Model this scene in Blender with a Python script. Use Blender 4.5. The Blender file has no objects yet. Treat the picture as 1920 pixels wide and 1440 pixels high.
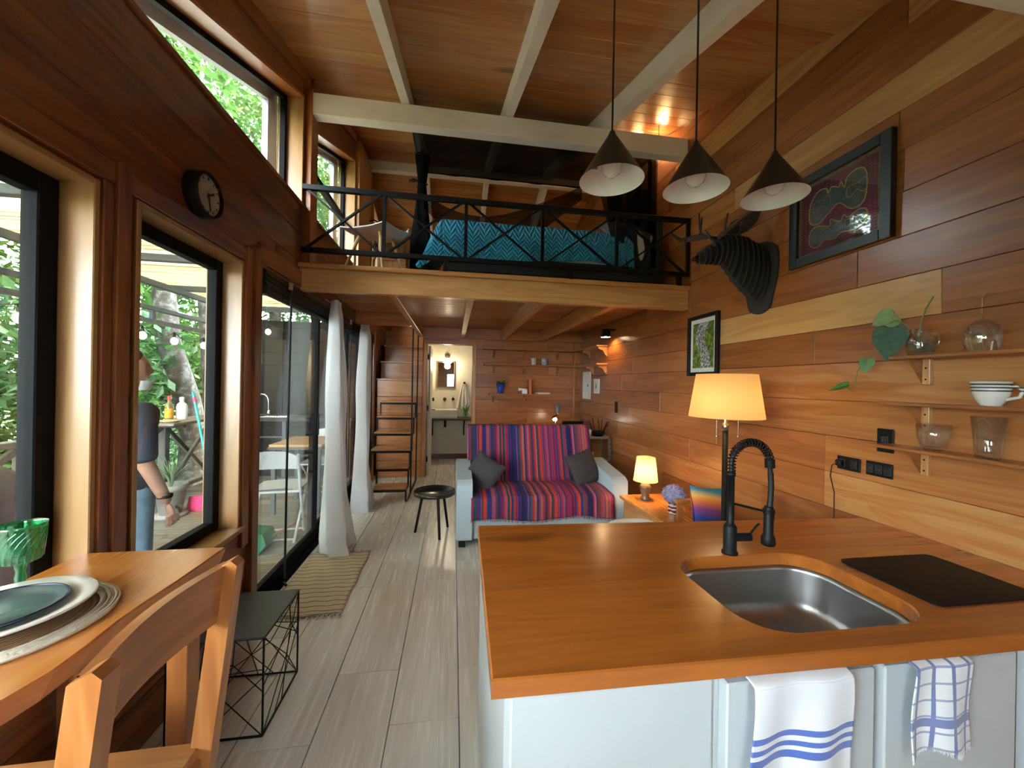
import bpy, bmesh, math, random
from mathutils import Vector, Matrix, noise as mnoise
random.seed(7)
S = bpy.context.scene
C = S.collection
PI = math.pi

# ------------------------------------------------------------------ camera
CAM_H = 1.45
yaw, roll = math.radians(8.67), math.radians(1.05)
fw = Vector((math.sin(yaw), math.cos(yaw), 0))
r0 = Vector((math.cos(yaw), -math.sin(yaw), 0))
u0 = r0.cross(fw)
cr = r0 * math.cos(roll) + u0 * math.sin(roll)
cu = -r0 * math.sin(roll) + u0 * math.cos(roll)
cam = bpy.data.cameras.new('camera')
cam.sensor_width = 36.0
cam.sensor_fit = 'HORIZONTAL'
cam.lens = 36.0 * 721.0 / 1920.0
cam.clip_start = 0.02
cam.clip_end = 200
camo = bpy.data.objects.new('camera', cam)
C.objects.link(camo)
mw = Matrix.Identity(4)
for i in range(3):
    mw[i][0] = cr[i]; mw[i][1] = cu[i]; mw[i][2] = -fw[i]
mw[2][3] = CAM_H
camo.matrix_world = mw
S.camera = camo

# ------------------------------------------------------------------ overcast sky, exposure
SKY = 12.0
w = bpy.data.worlds.new('overcast_sky')
S.world = w
w.use_nodes = True
bgn = w.node_tree.nodes['Background']
bgn.inputs[0].default_value = (0.86, 0.94, 1.0, 1)
bgn.inputs[1].default_value = SKY
S.view_settings.view_transform = 'Standard'
S.view_settings.look = 'None'
S.view_settings.gamma = 1.0
S.view_settings.use_curve_mapping = False
S.view_settings.exposure = 1.52
S.cycles.max_bounces = 7
S.cycles.use_light_tree = False
S.cycles.diffuse_bounces = 4
S.cycles.glossy_bounces = 3
S.cycles.transmission_bounces = 6
S.cycles.transparent_max_bounces = 10
S.cycles.sample_clamp_indirect = 6.0

# ------------------------------------------------------------------ dimensions
XL, XR = -1.18, 2.057          # inner faces of the side walls
XO = -1.36                     # outer face of the left wall
YB = 6.05                      # back wall under the loft
YR = -1.15                     # wall behind the camera
LZ = 2.34                      # loft floor
RIDGE = 5.43
def roof(y):
    return 2.84 + 0.315 * y if y <= RIDGE else 2.84 + 0.315 * RIDGE - 0.36 * (y - RIDGE)

# ------------------------------------------------------------------ mesh building
class MB:
    def __init__(s):
        s.v = []; s.f = []; s.sm = []; s.mi = []; s.cur = 0
    def add(s, vs, fs, smooth=False):
        o = len(s.v)
        s.v += [tuple(p) for p in vs]
        for f in fs:
            s.f.append([o + i for i in f]); s.sm.append(smooth); s.mi.append(s.cur)
        return s
    def box(s, x0, x1, y0, y1, z0, z1, b=0.0, M=None):
        if b <= 0:
            vs = [(x, y, z) for x in (x0, x1) for y in (y0, y1) for z in (z0, z1)]
            fs = [(0, 1, 3, 2), (4, 6, 7, 5), (0, 4, 5, 1), (2, 3, 7, 6), (0, 2, 6, 4), (1, 5, 7, 3)]
        else:
            b = min(b, (x1 - x0) * .45, (y1 - y0) * .45, (z1 - z0) * .45)
            bm = bmesh.new()
            bmesh.ops.create_cube(bm, size=1)
            for p in bm.verts:
                p.co = Vector((x0 + (p.co.x + .5) * (x1 - x0), y0 + (p.co.y + .5) * (y1 - y0), z0 + (p.co.z + .5) * (z1 - z0)))
            bmesh.ops.bevel(bm, geom=list(bm.edges), offset=b, segments=2 if b > .006 else 1, affect='EDGES', profile=.6)
            vs = [tuple(p.co) for p in bm.verts]
            bm.verts.index_update()
            fs = [[q.index for q in f.verts] for f in bm.faces]
            bm.free()
        if M is not None:
            vs = [M @ Vector(p) for p in vs]
        return s.add(vs, fs)
    def obox(s, p0, p1, wd, ht, up=(0, 0, 1), b=0.0):
        """bar from p0 to p1, wd across, ht along up"""
        p0 = Vector(p0); p1 = Vector(p1); d = (p1 - p0); L = d.length; d.normalize()
        up = Vector(up)
        sd = d.cross(up)
        if sd.length < 1e-5: sd = d.cross(Vector((1, 0, 0)))
        sd.normalize(); u = sd.cross(d)
        M = Matrix(((d.x, sd.x, u.x, p0.x), (d.y, sd.y, u.y, p0.y), (d.z, sd.z, u.z, p0.z), (0, 0, 0, 1)))
        return s.box(0, L, -wd / 2, wd / 2, -ht / 2, ht / 2, b, M)
    def tube(s, pts, r, n=8, caps=True, smooth=True):
        pts = [Vector(p) for p in pts]
        if not hasattr(r, '__len__'): r = [r] * len(pts)
        rings = []; prev = None
        for i, p in enumerate(pts):
            if i == 0: t = pts[1] - p
            elif i == len(pts) - 1: t = p - pts[i - 1]
            else: t = pts[i + 1] - pts[i - 1]
            t.normalize()
            if prev is None:
                a = Vector((0, 0, 1)) if abs(t.z) < .9 else Vector((1, 0, 0))
                a = (a - t * a.dot(t)).normalized()
            else:
                a = prev - t * prev.dot(t)
                a = a.normalized() if a.length > 1e-6 else t.orthogonal().normalized()
            prev = a; bb = t.cross(a)
            rings.append([p + (a * math.cos(2 * PI * k / n) + bb * math.sin(2 * PI * k / n)) * r[i] for k in range(n)])
        vs = [q for rg in rings for q in rg]; fs = []
        for i in range(len(rings) - 1):
            for k in range(n):
                k2 = (k + 1) % n
                fs.append((i * n + k, i * n + k2, (i + 1) * n + k2, (i + 1) * n + k))
        s.add(vs, fs, smooth)
        if caps:
            s.add(rings[0][::-1], [tuple(range(n))]); s.add(rings[-1], [tuple(range(n))])
        return s
    def lathe(s, prof, c=(0, 0, 0), n=32, smooth=True, M=None, a0=0, a1=2 * PI):
        full = abs(a1 - a0 - 2 * PI) < 1e-6
        m = n if full else n + 1
        vs = []
        for (r, z) in prof:
            for k in range(m):
                a = a0 + (a1 - a0) * k / n
                vs.append(Vector((r * math.cos(a), r * math.sin(a), z)))
        fs = []
        for i in range(len(prof) - 1):
            for k in range(n):
                k2 = (k + 1) % m
                fs.append((i * m + k, i * m + k2, (i + 1) * m + k2, (i + 1) * m + k))
        c = Vector(c)
        vs = [(M @ p if M else p) + c for p in vs]
        return s.add(vs, fs, smooth)
    def prism(s, poly, h, axis='z', off=0.0, smooth=False):
        """poly 2D extruded from off to off+h along axis (x: poly=(y,z); y: poly=(x,z); z: poly=(x,y))"""
        n = len(poly)
        def P(p, t):
            return (t, p[0], p[1]) if axis == 'x' else (p[0], t, p[1]) if axis == 'y' else (p[0], p[1], t)
        vs = [P(p, off) for p in poly] + [P(p, off + h) for p in poly]
        fs = [tuple(range(n))[::-1], tuple(range(n, 2 * n))]
        s.add(vs, fs)
        s.add(vs, [(i, (i + 1) % n, n + (i + 1) % n, n + i) for i in range(n)], smooth)
        return s
    def grid(s, fn, nu, nv, smooth=True, closeu=False):
        mu = nu if closeu else nu + 1
        vs = [fn(i / nu, j / nv) for j in range(nv + 1) for i in range(mu)]
        fs = [(j * mu + i, j * mu + (i + 1) % mu, (j + 1) * mu + (i + 1) % mu, (j + 1) * mu + i) for j in range(nv) for i in range(nu)]
        return s.add(vs, fs, smooth)
    def sphere(s, c, r, n=16, m=10, sc=(1, 1, 1)):
        c = Vector(c)
        return s.grid(lambda u, v: c + Vector((math.cos(2 * PI * u) * math.sin(PI * v) * r * sc[0], math.sin(2 * PI * u) * math.sin(PI * v) * r * sc[1], -math.cos(PI * v) * r * sc[2])), n, m, True, True)
    def mesh(s, name, mats):
        me = bpy.data.meshes.new(name)
        me.from_pydata(s.v, [], s.f)
        for m in (mats if isinstance(mats, (list, tuple)) else [mats]): me.materials.append(m)
        me.polygons.foreach_set('use_smooth', s.sm)
        me.polygons.foreach_set('material_index', s.mi)
        bm = bmesh.new(); bm.from_mesh(me)
        bmesh.ops.recalc_face_normals(bm, faces=bm.faces)
        bm.to_mesh(me); bm.free()
        me.update()
        return me
    def build(s, name, mats, parent=None):
        o = bpy.data.objects.new(name, s.mesh(name, mats))
        C.objects.link(o)
        o.parent = parent
        return o

def B(*a, **k):
    return MB().box(*a, **k)
def tag(o, label=None, cat=None, group=None, kind=None):
    if label: o['label'] = label
    if cat: o['category'] = cat
    if group: o['group'] = group
    if kind: o['kind'] = kind
    return o
def thing(name, label, cat, group=None, loc=(0, 0, 0), rz=0):
    o = bpy.data.objects.new(name, None)
    o.empty_display_size = .05
    C.objects.link(o); o.location = loc; o.rotation_euler[2] = rz
    return tag(o, label, cat, group)
def struct(o):
    o['kind'] = 'structure'; return o
def settle(t):
    """put the Empty of a thing built in world coordinates at the thing's base"""
    lo = [1e9] * 3; hi = [-1e9] * 3
    def walk(o):
        for c in o.children:
            if c.type == 'MESH':
                for p in c.data.vertices:
                    q = p.co + c.location
                    for i in range(3):
                        lo[i] = min(lo[i], q[i]); hi[i] = max(hi[i], q[i])
    walk(t)
    base = Vector(((lo[0] + hi[0]) / 2, (lo[1] + hi[1]) / 2, lo[2]))
    t.location = base
    for c in t.children: c.location = c.location - base
    return t
def centre(o):
    """origin of a one-mesh thing at its base"""
    vs = o.data.vertices
    lo = [min(p.co[i] for p in vs) for i in range(3)]; hi = [max(p.co[i] for p in vs) for i in range(3)]
    b = Vector(((lo[0] + hi[0]) / 2, (lo[1] + hi[1]) / 2, lo[2]))
    o.data.transform(Matrix.Translation(-b)); o.location = b
    for c in o.children: c.location = c.location - b
    return o
def copy_tree(o, parent=None):
    c = o.copy(); C.objects.link(c); c.parent = parent
    for ch in list(o.children): copy_tree(ch, c)
    return c
def light(kind, name, loc, power, col, size=.05, rot=None, spot=None):
    l = bpy.data.lights.new(name, kind); l.energy = power; l.color = col
    if kind == 'AREA': l.size = size
    else: l.shadow_soft_size = size
    if spot: l.spot_size = spot; l.spot_blend = .5
    o = bpy.data.objects.new(name, l); C.objects.link(o); o.location = loc
    if rot: o.rotation_euler = rot
    return o

# ------------------------------------------------------------------ materials
class NT:
    def __init__(s, name):
        s.m = bpy.data.materials.new(name); s.m.use_nodes = True
        s.t = s.m.node_tree; s.b = s.t.nodes['Principled BSDF']; s.o = s.t.nodes['Material Output']
    def n(s, typ, ins=None, **props):
        nd = s.t.nodes.new(typ)
        for k, v in props.items(): setattr(nd, k, v)
        for k, v in (ins or {}).items():
            if hasattr(v, 'links') or isinstance(v, bpy.types.NodeSocket): s.t.links.new(v, nd.inputs[k])
            else: nd.inputs[k].default_value = v
        return nd
    def math(s, op, a, b=None, clamp=False):
        nd = s.n('ShaderNodeMath', {0: a} if b is None else {0: a, 1: b}, operation=op); nd.use_clamp = clamp
        return nd.outputs[0]
    def ramp(s, fac, stops, interp='LINEAR'):
        nd = s.n('ShaderNodeValToRGB', {0: fac}); cr_ = nd.color_ramp; cr_.interpolation = interp
        while len(cr_.elements) > len(stops): cr_.elements.remove(cr_.elements[-1])
        while len(cr_.elements) < len(stops): cr_.elements.new(1)
        for e, (p, c) in zip(cr_.elements, stops):
            e.position = p; e.color = (c[0], c[1], c[2], 1)
        return nd.outputs[0]
    def mix(s, fac, a, b, mode='MIX'):
        nd = s.n('ShaderNodeMix', data_type='RGBA', blend_type=mode)
        for sock, v in ((nd.inputs[0], fac), (nd.inputs[6], a), (nd.inputs[7], b)):
            if isinstance(v, bpy.types.NodeSocket): s.t.links.new(v, sock)
            else: sock.default_value = (v[0], v[1], v[2], 1) if hasattr(v, '__len__') else v
        return nd.outputs[2]
    def coords(s, kind='Object', scale=(1, 1, 1), rnd=True):
        tc = s.n('ShaderNodeTexCoord').outputs[kind]
        if rnd:
            r = s.n('ShaderNodeObjectInfo').outputs['Random']
            off = s.n('ShaderNodeVectorMath', {0: r, 1: (17.3, 9.1, 31.7)}, operation='MULTIPLY').outputs[0]
            tc = s.n('ShaderNodeVectorMath', {0: tc, 1: off}, operation='ADD').outputs[0]
        return s.n('ShaderNodeMapping', {0: tc, 3: scale}).outputs[0]
    def noise(s, vec, scale=1, detail=4, rough=.5, dist=0.0):
        return s.n('ShaderNodeTexNoise', {'Vector': vec, 'Scale': scale, 'Detail': detail, 'Roughness': rough, 'Distortion': dist}).outputs[0]
    def set(s, **k):
        for key, v in k.items():
            sock = s.b.inputs[key.replace('_', ' ')]
            if isinstance(v, bpy.types.NodeSocket): s.t.links.new(v, sock)
            elif hasattr(v, '__len__') and len(v) == 3: sock.default_value = (*v, 1)
            else: sock.default_value = v
        return s
    def bump(s, h, strength=.2, dist=.01):
        nd = s.n('ShaderNodeBump', {'Strength': strength, 'Distance': dist, 'Height': h})
        s.t.links.new(nd.outputs[0], s.b.inputs['Normal'])
        return s

def wood(name, axis, dark, mid, light_, rough=.32, coat=.35, fine=1.0, toneamp=.30, tone0=0.0):
    t = NT(name)
    def sc(a, b): return tuple(a if i == axis else b for i in range(3))
    v1 = t.coords(scale=sc(.9 * fine, 9 * fine))
    v2 = t.coords(scale=sc(3.0 * fine, 60 * fine))
    big = t.noise(v1, 1.0, 2, .5, 1.2)
    rings = t.math('SINE', t.math('MULTIPLY', big, 26.0))
    fineg = t.noise(v2, 1.0, 2, .6, .0)
    tone = t.n('ShaderNodeAttribute', attribute_type='OBJECT', attribute_name='tone').outputs['Fac']
    tone = t.math('ADD', tone, tone0)
    k = t.math('ADD', tone, t.math('MULTIPLY', t.math('SUBTRACT', big, .5), toneamp * 1.3))
    k = t.math('ADD', k, t.math('MULTIPLY', rings, toneamp * .17))
    k = t.math('ADD', k, t.math('MULTIPLY', t.math('SUBTRACT', fineg, .5), toneamp * .9), True)
    col = t.ramp(k, [(0, dark), (.5, mid), (1, light_)])
    kn = t.noise(t.coords(scale=sc(2.2, 4.5)), 1.0, 0, .4, .0)
    knm = t.math('MULTIPLY', t.math('SUBTRACT', kn, .86, True), 6.0, True)
    col = t.mix(knm, col, tuple(c * .25 for c in dark))
    t.set(Base_Color=col, Roughness=t.math('ADD', t.math('MULTIPLY', fineg, .16), rough - .08), Coat_Weight=coat, Coat_Roughness=.2, Specular_IOR_Level=.4)
    return t.m

def plain(name, col, rough=.5, metal=0.0, coat=0.0, var=.06, scale=30, bump=.0, spec=.5):
    t = NT(name)
    nz = t.noise(t.coords(rnd=True), scale, 2)
    c = t.mix(nz, tuple(x * (1 - var * 2) for x in col), tuple(min(1, x * (1 + var * 2)) for x in col))
    t.set(Base_Color=c, Roughness=rough, Metallic=metal, Coat_Weight=coat, Specular_IOR_Level=spec)
    if bump: t.bump(nz, bump, .004)
    return t.m

def emit(name, col, strength):
    t = NT(name)
    nz = t.noise(t.coords(), 8, 2)
    t.set(Base_Color=col, Emission_Color=t.mix(nz, col, tuple(min(1, c * 1.05) for c in col)), Emission_Strength=strength)
    return t.m

def glass(name, tint=(.96, .985, .98), refl=1.45, dirt=.005):
    t = NT(name)
    tr = t.n('ShaderNodeBsdfTransparent', {0: (*tint, 1)})
    gl = t.n('ShaderNodeBsdfGlossy', {'Color': (1, 1, 1, 1), 'Roughness': .02})
    df = t.n('ShaderNodeBsdfDiffuse', {'Color': (.8, .85, .85, 1)})
    fc = t.n('ShaderNodeLayerWeight', {'Blend': .5}).outputs['Facing']
    f0 = ((refl - 1) / (refl + 1)) ** 2
    fr = t.math('ADD', t.math('MULTIPLY', t.math('POWER', fc, 5.0), 1 - f0), f0)
    nz = t.math('MULTIPLY', t.noise(t.coords(), 3, 5), dirt)
    m1 = t.n('ShaderNodeMixShader', {0: nz, 1: tr.outputs[0], 2: df.outputs[0]})
    m2 = t.n('ShaderNodeMixShader', {0: fr, 1: m1.outputs[0], 2: gl.outputs[0]})
    t.t.links.new(m2.outputs[0], t.o.inputs[0])
    return t.m

def sheer(name, col, opacity, transl=.5, weave=300):
    t = NT(name)
    tr = t.n('ShaderNodeBsdfTransparent', {0: (1, 1, 1, 1)})
    df = t.n('ShaderNodeBsdfDiffuse', {'Color': (*col, 1)})
    tl = t.n('ShaderNodeBsdfTranslucent', {'Color': (*col, 1)})
    nz = t.noise(t.coords(), weave, 2)
    m1 = t.n('ShaderNodeMixShader', {0: transl, 1: df.outputs[0], 2: tl.outputs[0]})
    op = t.math('ADD', t.math('MULTIPLY', t.math('SUBTRACT', nz, .5), .3), opacity, True)
    m2 = t.n('ShaderNodeMixShader', {0: op, 1: tr.outputs[0], 2: m1.outputs[0]})
    t.t.links.new(m2.outputs[0], t.o.inputs[0])
    return t.m

WD, WM, WL = (.105, .026, .008), (.40, .138, .035), (.66, .39, .145)
M = {}
M['wood_x'] = wood('varnished_wood_x', 0, WD, WM, WL)
M['wood_y'] = wood('varnished_wood_y', 1, WD, WM, WL)
M['wood_z'] = wood('varnished_wood_z', 2, WD, WM, WL)
M['soffit'] = wood('satin_soffit_wood', 0, WD, WM, WL, rough=.5, coat=.05)
M['slab_x'] = wood('counter_wood_x', 0, (.17, .036, .006), (.45, .135, .020), (.64, .27, .055), rough=.22, coat=.55, fine=.8, toneamp=.26, tone0=.0)
M['slab_y'] = wood('table_wood_y', 1, (.20, .050, .010), (.50, .175, .032), (.68, .34, .085), rough=.26, coat=.5, fine=.8, toneamp=.26)
M['pine_z'] = wood('pale_jamb_wood_z', 2, (.13, .055, .018), (.32, .165, .055), (.46, .28, .11), toneamp=.35)
M['pine_y'] = wood('pale_jamb_wood_y', 1, (.13, .055, .018), (.32, .165, .055), (.46, .28, .11), toneamp=.35)
M['back'] = plain('dark_batten', (.05, .018, .007), .7)
M['white'] = plain('white_paint', (.72, .71, .67), .42, var=.02, scale=8)
M['beamwhite'] = plain('white_stained_beam', (.84, .80, .70), .5, var=.05, scale=5)
M['cab'] = plain('cabinet_paint', (.50, .53, .54), .38, var=.02, scale=6)
M['black'] = plain('black_metal', (.009, .009, .0095), .45, spec=.18)
M['blackmat'] = plain('matt_black', (.008, .008, .009), .55)
M['alu'] = plain('black_aluminium', (.007, .0075, .008), .55, var=.1, spec=.06)
M['glass'] = glass('window_glass')
def thin_glass(name, face, rim, f0=.07, dirt=.02):
    t = NT(name)
    fc = t.n('ShaderNodeLayerWeight', {'Blend': .5}).outputs['Facing']
    tr = t.n('ShaderNodeBsdfTransparent', {0: t.mix(t.math('POWER', fc, 3.0), face, rim)})
    gl = t.n('ShaderNodeBsdfGlossy', {'Color': (1, 1, 1, 1), 'Roughness': .03})
    df = t.n('ShaderNodeBsdfDiffuse', {'Color': (*face, 1)})
    m1 = t.n('ShaderNodeMixShader', {0: t.math('MULTIPLY', t.noise(t.coords(), 12, 3), dirt), 1: tr.outputs[0], 2: df.outputs[0]})
    fr = t.math('ADD', t.math('MULTIPLY', t.math('POWER', fc, 4.0), .9 - f0), f0)
    m2 = t.n('ShaderNodeMixShader', {0: fr, 1: m1.outputs[0], 2: gl.outputs[0]})
    t.t.links.new(m2.outputs[0], t.o.inputs[0])
    return t.m
M['glassware'] = thin_glass('drinking_glass', (.96, .97, .96), (.62, .64, .62))
M['greenglass'] = thin_glass('green_glass', (.16, .62, .33), (.02, .22, .09), .09, .25)
M['steel'] = plain('brushed_steel', (.55, .55, .54), .28, metal=1.0, var=.05, scale=60)
M['chrome'] = plain('chrome', (.75, .75, .75), .12, metal=1.0, var=.02)
M['nickel'] = plain('brushed_nickel', (.55, .5, .42), .25, metal=1.0)
M['grey'] = plain('grey_cladding', (.32, .34, .36), .5, var=.08, scale=4)

# ------------------------------------------------------------------ room shell
YE = 7.5                        # far wall of bathroom and loft
def clip(poly, a, b, c):
    """keep the part of a 2D polygon where a*u + b*v <= c"""
    out = []
    for i in range(len(poly)):
        p, q = poly[i], poly[(i + 1) % len(poly)]
        dp, dq = a * p[0] + b * p[1] - c, a * q[0] + b * q[1] - c
        if dp <= 0: out.append(p)
        if (dp < 0 < dq) or (dq < 0 < dp):
            t = dp / (dp - dq); out.append((p[0] + t * (q[0] - p[0]), p[1] + t * (q[1] - p[1])))
    return out
RK = 2.84 + (.315 + .36) * RIDGE
def under_roof(poly, drop=0.0):
    poly = clip(poly, -.315, 1, 2.84 - drop)
    return clip(poly, .36, 1, RK - drop) if len(poly) > 2 else []
def rect(u0, u1, v0, v1): return [(u0, v0), (u1, v0), (u1, v1), (u0, v1)]
def subtract(rs, holes):
    for (a0, a1, b0, b1) in holes:
        nxt = []
        for (u0, u1, v0, v1) in rs:
            if a1 <= u0 or a0 >= u1 or b1 <= v0 or b0 >= v1: nxt.append((u0, u1, v0, v1)); continue
            if a0 > u0: nxt.append((u0, a0, v0, v1))
            if a1 < u1: nxt.append((a1, u1, v0, v1))
            m0, m1 = max(a0, u0), min(a1, u1)
            if b0 > v0: nxt.append((m0, m1, v0, b0))
            if b1 < v1: nxt.append((m0, m1, b1, v1))
        rs = nxt
    return [r for r in rs if r[1] - r[0] > .004 and r[3] - r[2] > .004]
def piece(mb, poly, axis, front, back, ins=.003):
    """board with softened front edges; poly in the plane of the wall"""
    n = len(poly)
    cu_ = sum(p[0] for p in poly) / n; cv_ = sum(p[1] for p in poly) / n
    def sh(p, d):
        return (p[0] + (d if p[0] < cu_ else -d), p[1] + (d if p[1] < cv_ else -d))
    mid = front + (ins if back > front else -ins)
    rings = [[sh(p, .0008) for p in poly], [sh(p, .0008) for p in poly], [sh(p, ins) for p in poly]]
    vs = []
    for rg, t in zip(rings, (back, mid, front)):
        for p in rg:
            vs.append((t, p[0], p[1]) if axis == 'x' else (p[0], t, p[1]) if axis == 'y' else (p[0], p[1], t))
    fs = [tuple(range(n)), tuple(range(2 * n, 3 * n))[::-1]]
    for r in (0, n):
        fs += [(r + i, r + (i + 1) % n, r + n + (i + 1) % n, r + n + i) for i in range(n)]
    mb.add(vs, fs)
    return mb
def board(parent, poly, axis, front, back, mat, tone, name='plank'):
    if len(poly) < 3: return None
    o = piece(MB(), poly, axis, front, back).build(name, mat, parent)
    o['tone'] = float(tone)
    return o
rnd = random.Random(11)

# ---- floor of wood-look tiles
floor = struct(B(XO, XR + .1, YR, YE, -.12, -.012).build('floor', plain('grout', (.20, .19, .17), .8)))
tt = NT('wood_look_tile')
v1 = tt.coords(scale=(11, .8, 1)); v2 = tt.coords(scale=(70, 3, 1))
g1 = tt.noise(v1, 1, 3, .55, .8); g2 = tt.noise(v2, 1, 2, .6)
k = tt.math('ADD', tt.math('MULTIPLY', g1, .65), tt.math('MULTIPLY', g2, .35))
rr = tt.n('ShaderNodeObjectInfo').outputs['Random']
k = tt.math('ADD', k, tt.math('MULTIPLY', tt.math('SUBTRACT', rr, .5), .12))
tt.set(Base_Color=tt.ramp(k, [(.25, (.50, .47, .425)), (.5, (.64, .615, .58)), (.75, (.75, .735, .70))]), Roughness=tt.math('ADD', tt.math('MULTIPLY', g2, .12), .2), Specular_IOR_Level=.5)
xs = [.05 - .2935 * i for i in range(5, 0, -1)] + [.05 + .2935 * i for i in range(8)]
xs = [XO] + [x for x in xs if XL - .02 < x] + [XR + .02]
jo = {0: 1.0, 1: 2.3, 2: 1.6, 3: 1.97, 4: 2.85, 5: 1.94, 6: 2.5, 7: 1.4, 8: 2.1, 9: 2.7, 10: 1.8, 11: 2.4, 12: 1.5}
for i in range(len(xs) - 1):
    c0 = jo.get(i, 1.3) % 1.2 + YR - 1.2
    y = c0 - .02
    while y < YE:
        a, b_ = max(y, YR), min(y + 1.2, YE)
        if b_ - a > .05:
            piece(MB(), rect(xs[i] + .0012, xs[i + 1] - .0012, a + .0012, b_ - .0012), 'z', 0.0, -.012, .0015).build('floor_tile', tt.m, floor)
        y += 1.2

# ---- right wall of planks
ZJ = [.0, .215, .41, .608, .805, 1.0, 1.2, 1.393, 1.595, 1.785, 1.98, 2.172, 2.38, 2.58, 2.77, 2.945, 3.155, 3.35, 3.55, 3.75, 3.95, 4.15, 4.35, 4.6]
wall_r = struct(MB().prism(under_roof(rect(YR, YE, -.1, 5.2), .0), .12, 'x', XR + .02).build('wall_right', M['back']))
RT = {4: [(1.86, .70), (3.1, .50), (4.6, .46)], 5: [(1.86, .58), (2.75, .40), (4.3, .52)], 6: [(2.3, .56), (3.6, .47)], 7: [(1.05, .5), (2.95, .63), (4.5, .42)],
      8: [(1.93, .45), (2.86, .36), (4.2, .47)], 9: [(1.35, .5), (2.78, .93), (4.4, .40)], 10: [(1.7, .44), (3.1, .41)], 11: [(2.0, .5), (3.9, .42)], 12: [(1.5, .56), (3.0, .45)],
      13: [(1.52, .5), (4.0, .47)], 14: [(2.6, .88), (4.2, .60)], 15: [(1.2, .62), (3.6, .46)], 16: [(1.494, .74), (3.5, .34)], 17: [(1.6, .5), (3.4, .80)]}
for c in range(len(ZJ) - 1):
    cuts = RT.get(c)
    if not cuts:
        y = YR + rnd.uniform(.8, 2.2); cuts = []
        while y < YE - .5:
            cuts.append((y, rnd.uniform(.34, .58))); y += rnd.uniform(1.4, 2.6)
    y0 = YR
    cuts = cuts + [(YE, rnd.uniform(.28, .40))]
    for (y1, tn) in cuts:
        poly = under_roof(rect(y0, y1, ZJ[c], ZJ[c + 1]))
        board(wall_r, poly, 'x', XR, XR + .02, M['wood_y'], tn - .06)
        y0 = y1

# ---- left wall: backing, planks, linings
HA = (-1.0, 1.47, .60, 2.10); HB = (1.62, 2.36, .60, 2.11); HD = (2.52, 5.95, -.1, 2.16)
C1 = (1.08, 3.17); C2 = (3.33, 4.72); C3 = (5.75, 6.9)
HC = [(C1[0], C1[1], 2.80, 9), (C2[0], C2[1], 2.80, 9), (C3[0], C3[1], 2.80, 9)]
mb = MB()
for r in subtract([(YR, YE, -.1, 5.2)], [HA, HB, HD] + HC):
    p = under_roof(rect(*r))
    if len(p) > 2: mb.prism(p, XL - .02 - XO, 'x', XO)
def ctop(y): return 3.63 - .40 * (3.15 - y) if y < 3.3 else (3.50 + .385 * (y - 3.33) if y < RIDGE else 4.0 - .3 * (y - C3[0]))
for (a, b_) in (C1, C2, C3):
    mb.prism([(a, ctop(a)), (b_, ctop(b_)), (b_, roof(b_)), (a, roof(a))], XL - .02 - XO, 'x', XO)
wall_l = struct(mb.build('wall_left', [M['back']]))
LJ = [0, .2, .4, .6, .795, .99, 1.185, 1.38, 1.575, 1.77, 1.965, 2.16, 2.36, 2.57, 2.80, 3.0, 3.2, 3.4, 3.6, 3.8, 4.0, 4.2, 4.4, 4.6]
for c in range(len(LJ) - 1):
    y0 = YR; cuts = []
    y = YR + rnd.uniform(1.0, 2.4)
    while y < YE - .4:
        cuts.append(y); y += rnd.uniform(1.3, 2.8)
    for y1 in cuts + [YE]:
        for r in subtract([(y0, y1, LJ[c], LJ[c + 1])], [HA, HB, HD] + HC):
            board(wall_l, under_roof(rect(*r)), 'x', XL, XL - .02, M['wood_y'], rnd.uniform(.08, .22) if LJ[c] < 2.8 else .30)
        y0 = y1
for (a, b_) in (C1, C2, C3):      # sloping fascia boards over the clerestory
    pts = [(a, ctop(a) + .0), (b_, ctop(b_)), (b_, roof(b_) - .09), (a, roof(a) - .09)]
    board(wall_l, pts, 'x', XL, XL - .02, M['wood_y'], .24, 'fascia_board')
    pts = [(a, roof(a) - .09), (b_, roof(b_) - .09), (b_, roof(b_)), (a, roof(a))]
    board(wall_l, pts, 'x', XL + .018, XL - .02, M['wood_y'], .30, 'trim_board')

ntrim = [0]
def trim(parts, tone, label=None, base='wood_'):
    """one lining or casing set, each board a child"""
    ntrim[0] += 1
    e = bpy.data.objects.new('trim_%d' % ntrim[0], None); C.objects.link(e); e['kind'] = 'structure'
    for (bx, ax, tn) in parts:
        o = B(*bx, b=.003).build('trim_board', M[base + 'xyz'[ax]], e); o['tone'] = tn
    return settle(e)
lx0, lx1 = XO + .01, XL + .012
def lining(h, sill=True, tone=.62, base='pine_'):
    a, b_, z0, z1 = h
    ps = [((lx0, lx1, b_ - .022, b_ + .0, z0, z1), 2, tone), ((lx0, lx1, a, a + .022, z0, z1), 2, tone), ((lx0, lx1, a + .022, b_ - .022, z1 - .022, z1), 1, tone - .1)]
    if sill: ps.append(((lx0, lx1 + .02, a - .02, b_ + .02, z0 - .005, z0 + .02), 1, .6))
    return trim(ps, tone, None, base)
lining(HA, tone=.5); lining(HB, tone=.5)
lining((HD[0], HD[1], 0, HD[3]), False, .30, 'wood_')
# casings proud of the wall
trim([((XL, XL + .020, 1.472, 1.512, .6, 2.111), 2, .08), ((XL, XL + .03, 1.515, 1.572, .5, 2.19), 2, .10)], .3)
trim([((XL, XL + .022, 2.362, 2.43, .5, 2.2), 2, .18), ((XL, XL + .035, 2.445, 2.517, 0, 2.22), 2, .12)], .4)
trim([((XL, XL + .022, -1.05, 2.36, 2.112, 2.185), 1, .14)], .3)
trim([((XL, XL + .02, 2.52, 3.15, 2.165, 2.28), 1, .24), ((XL, XL + .02, 5.952, 6.04, 0, 2.2), 2, .62)], .4)
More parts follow.
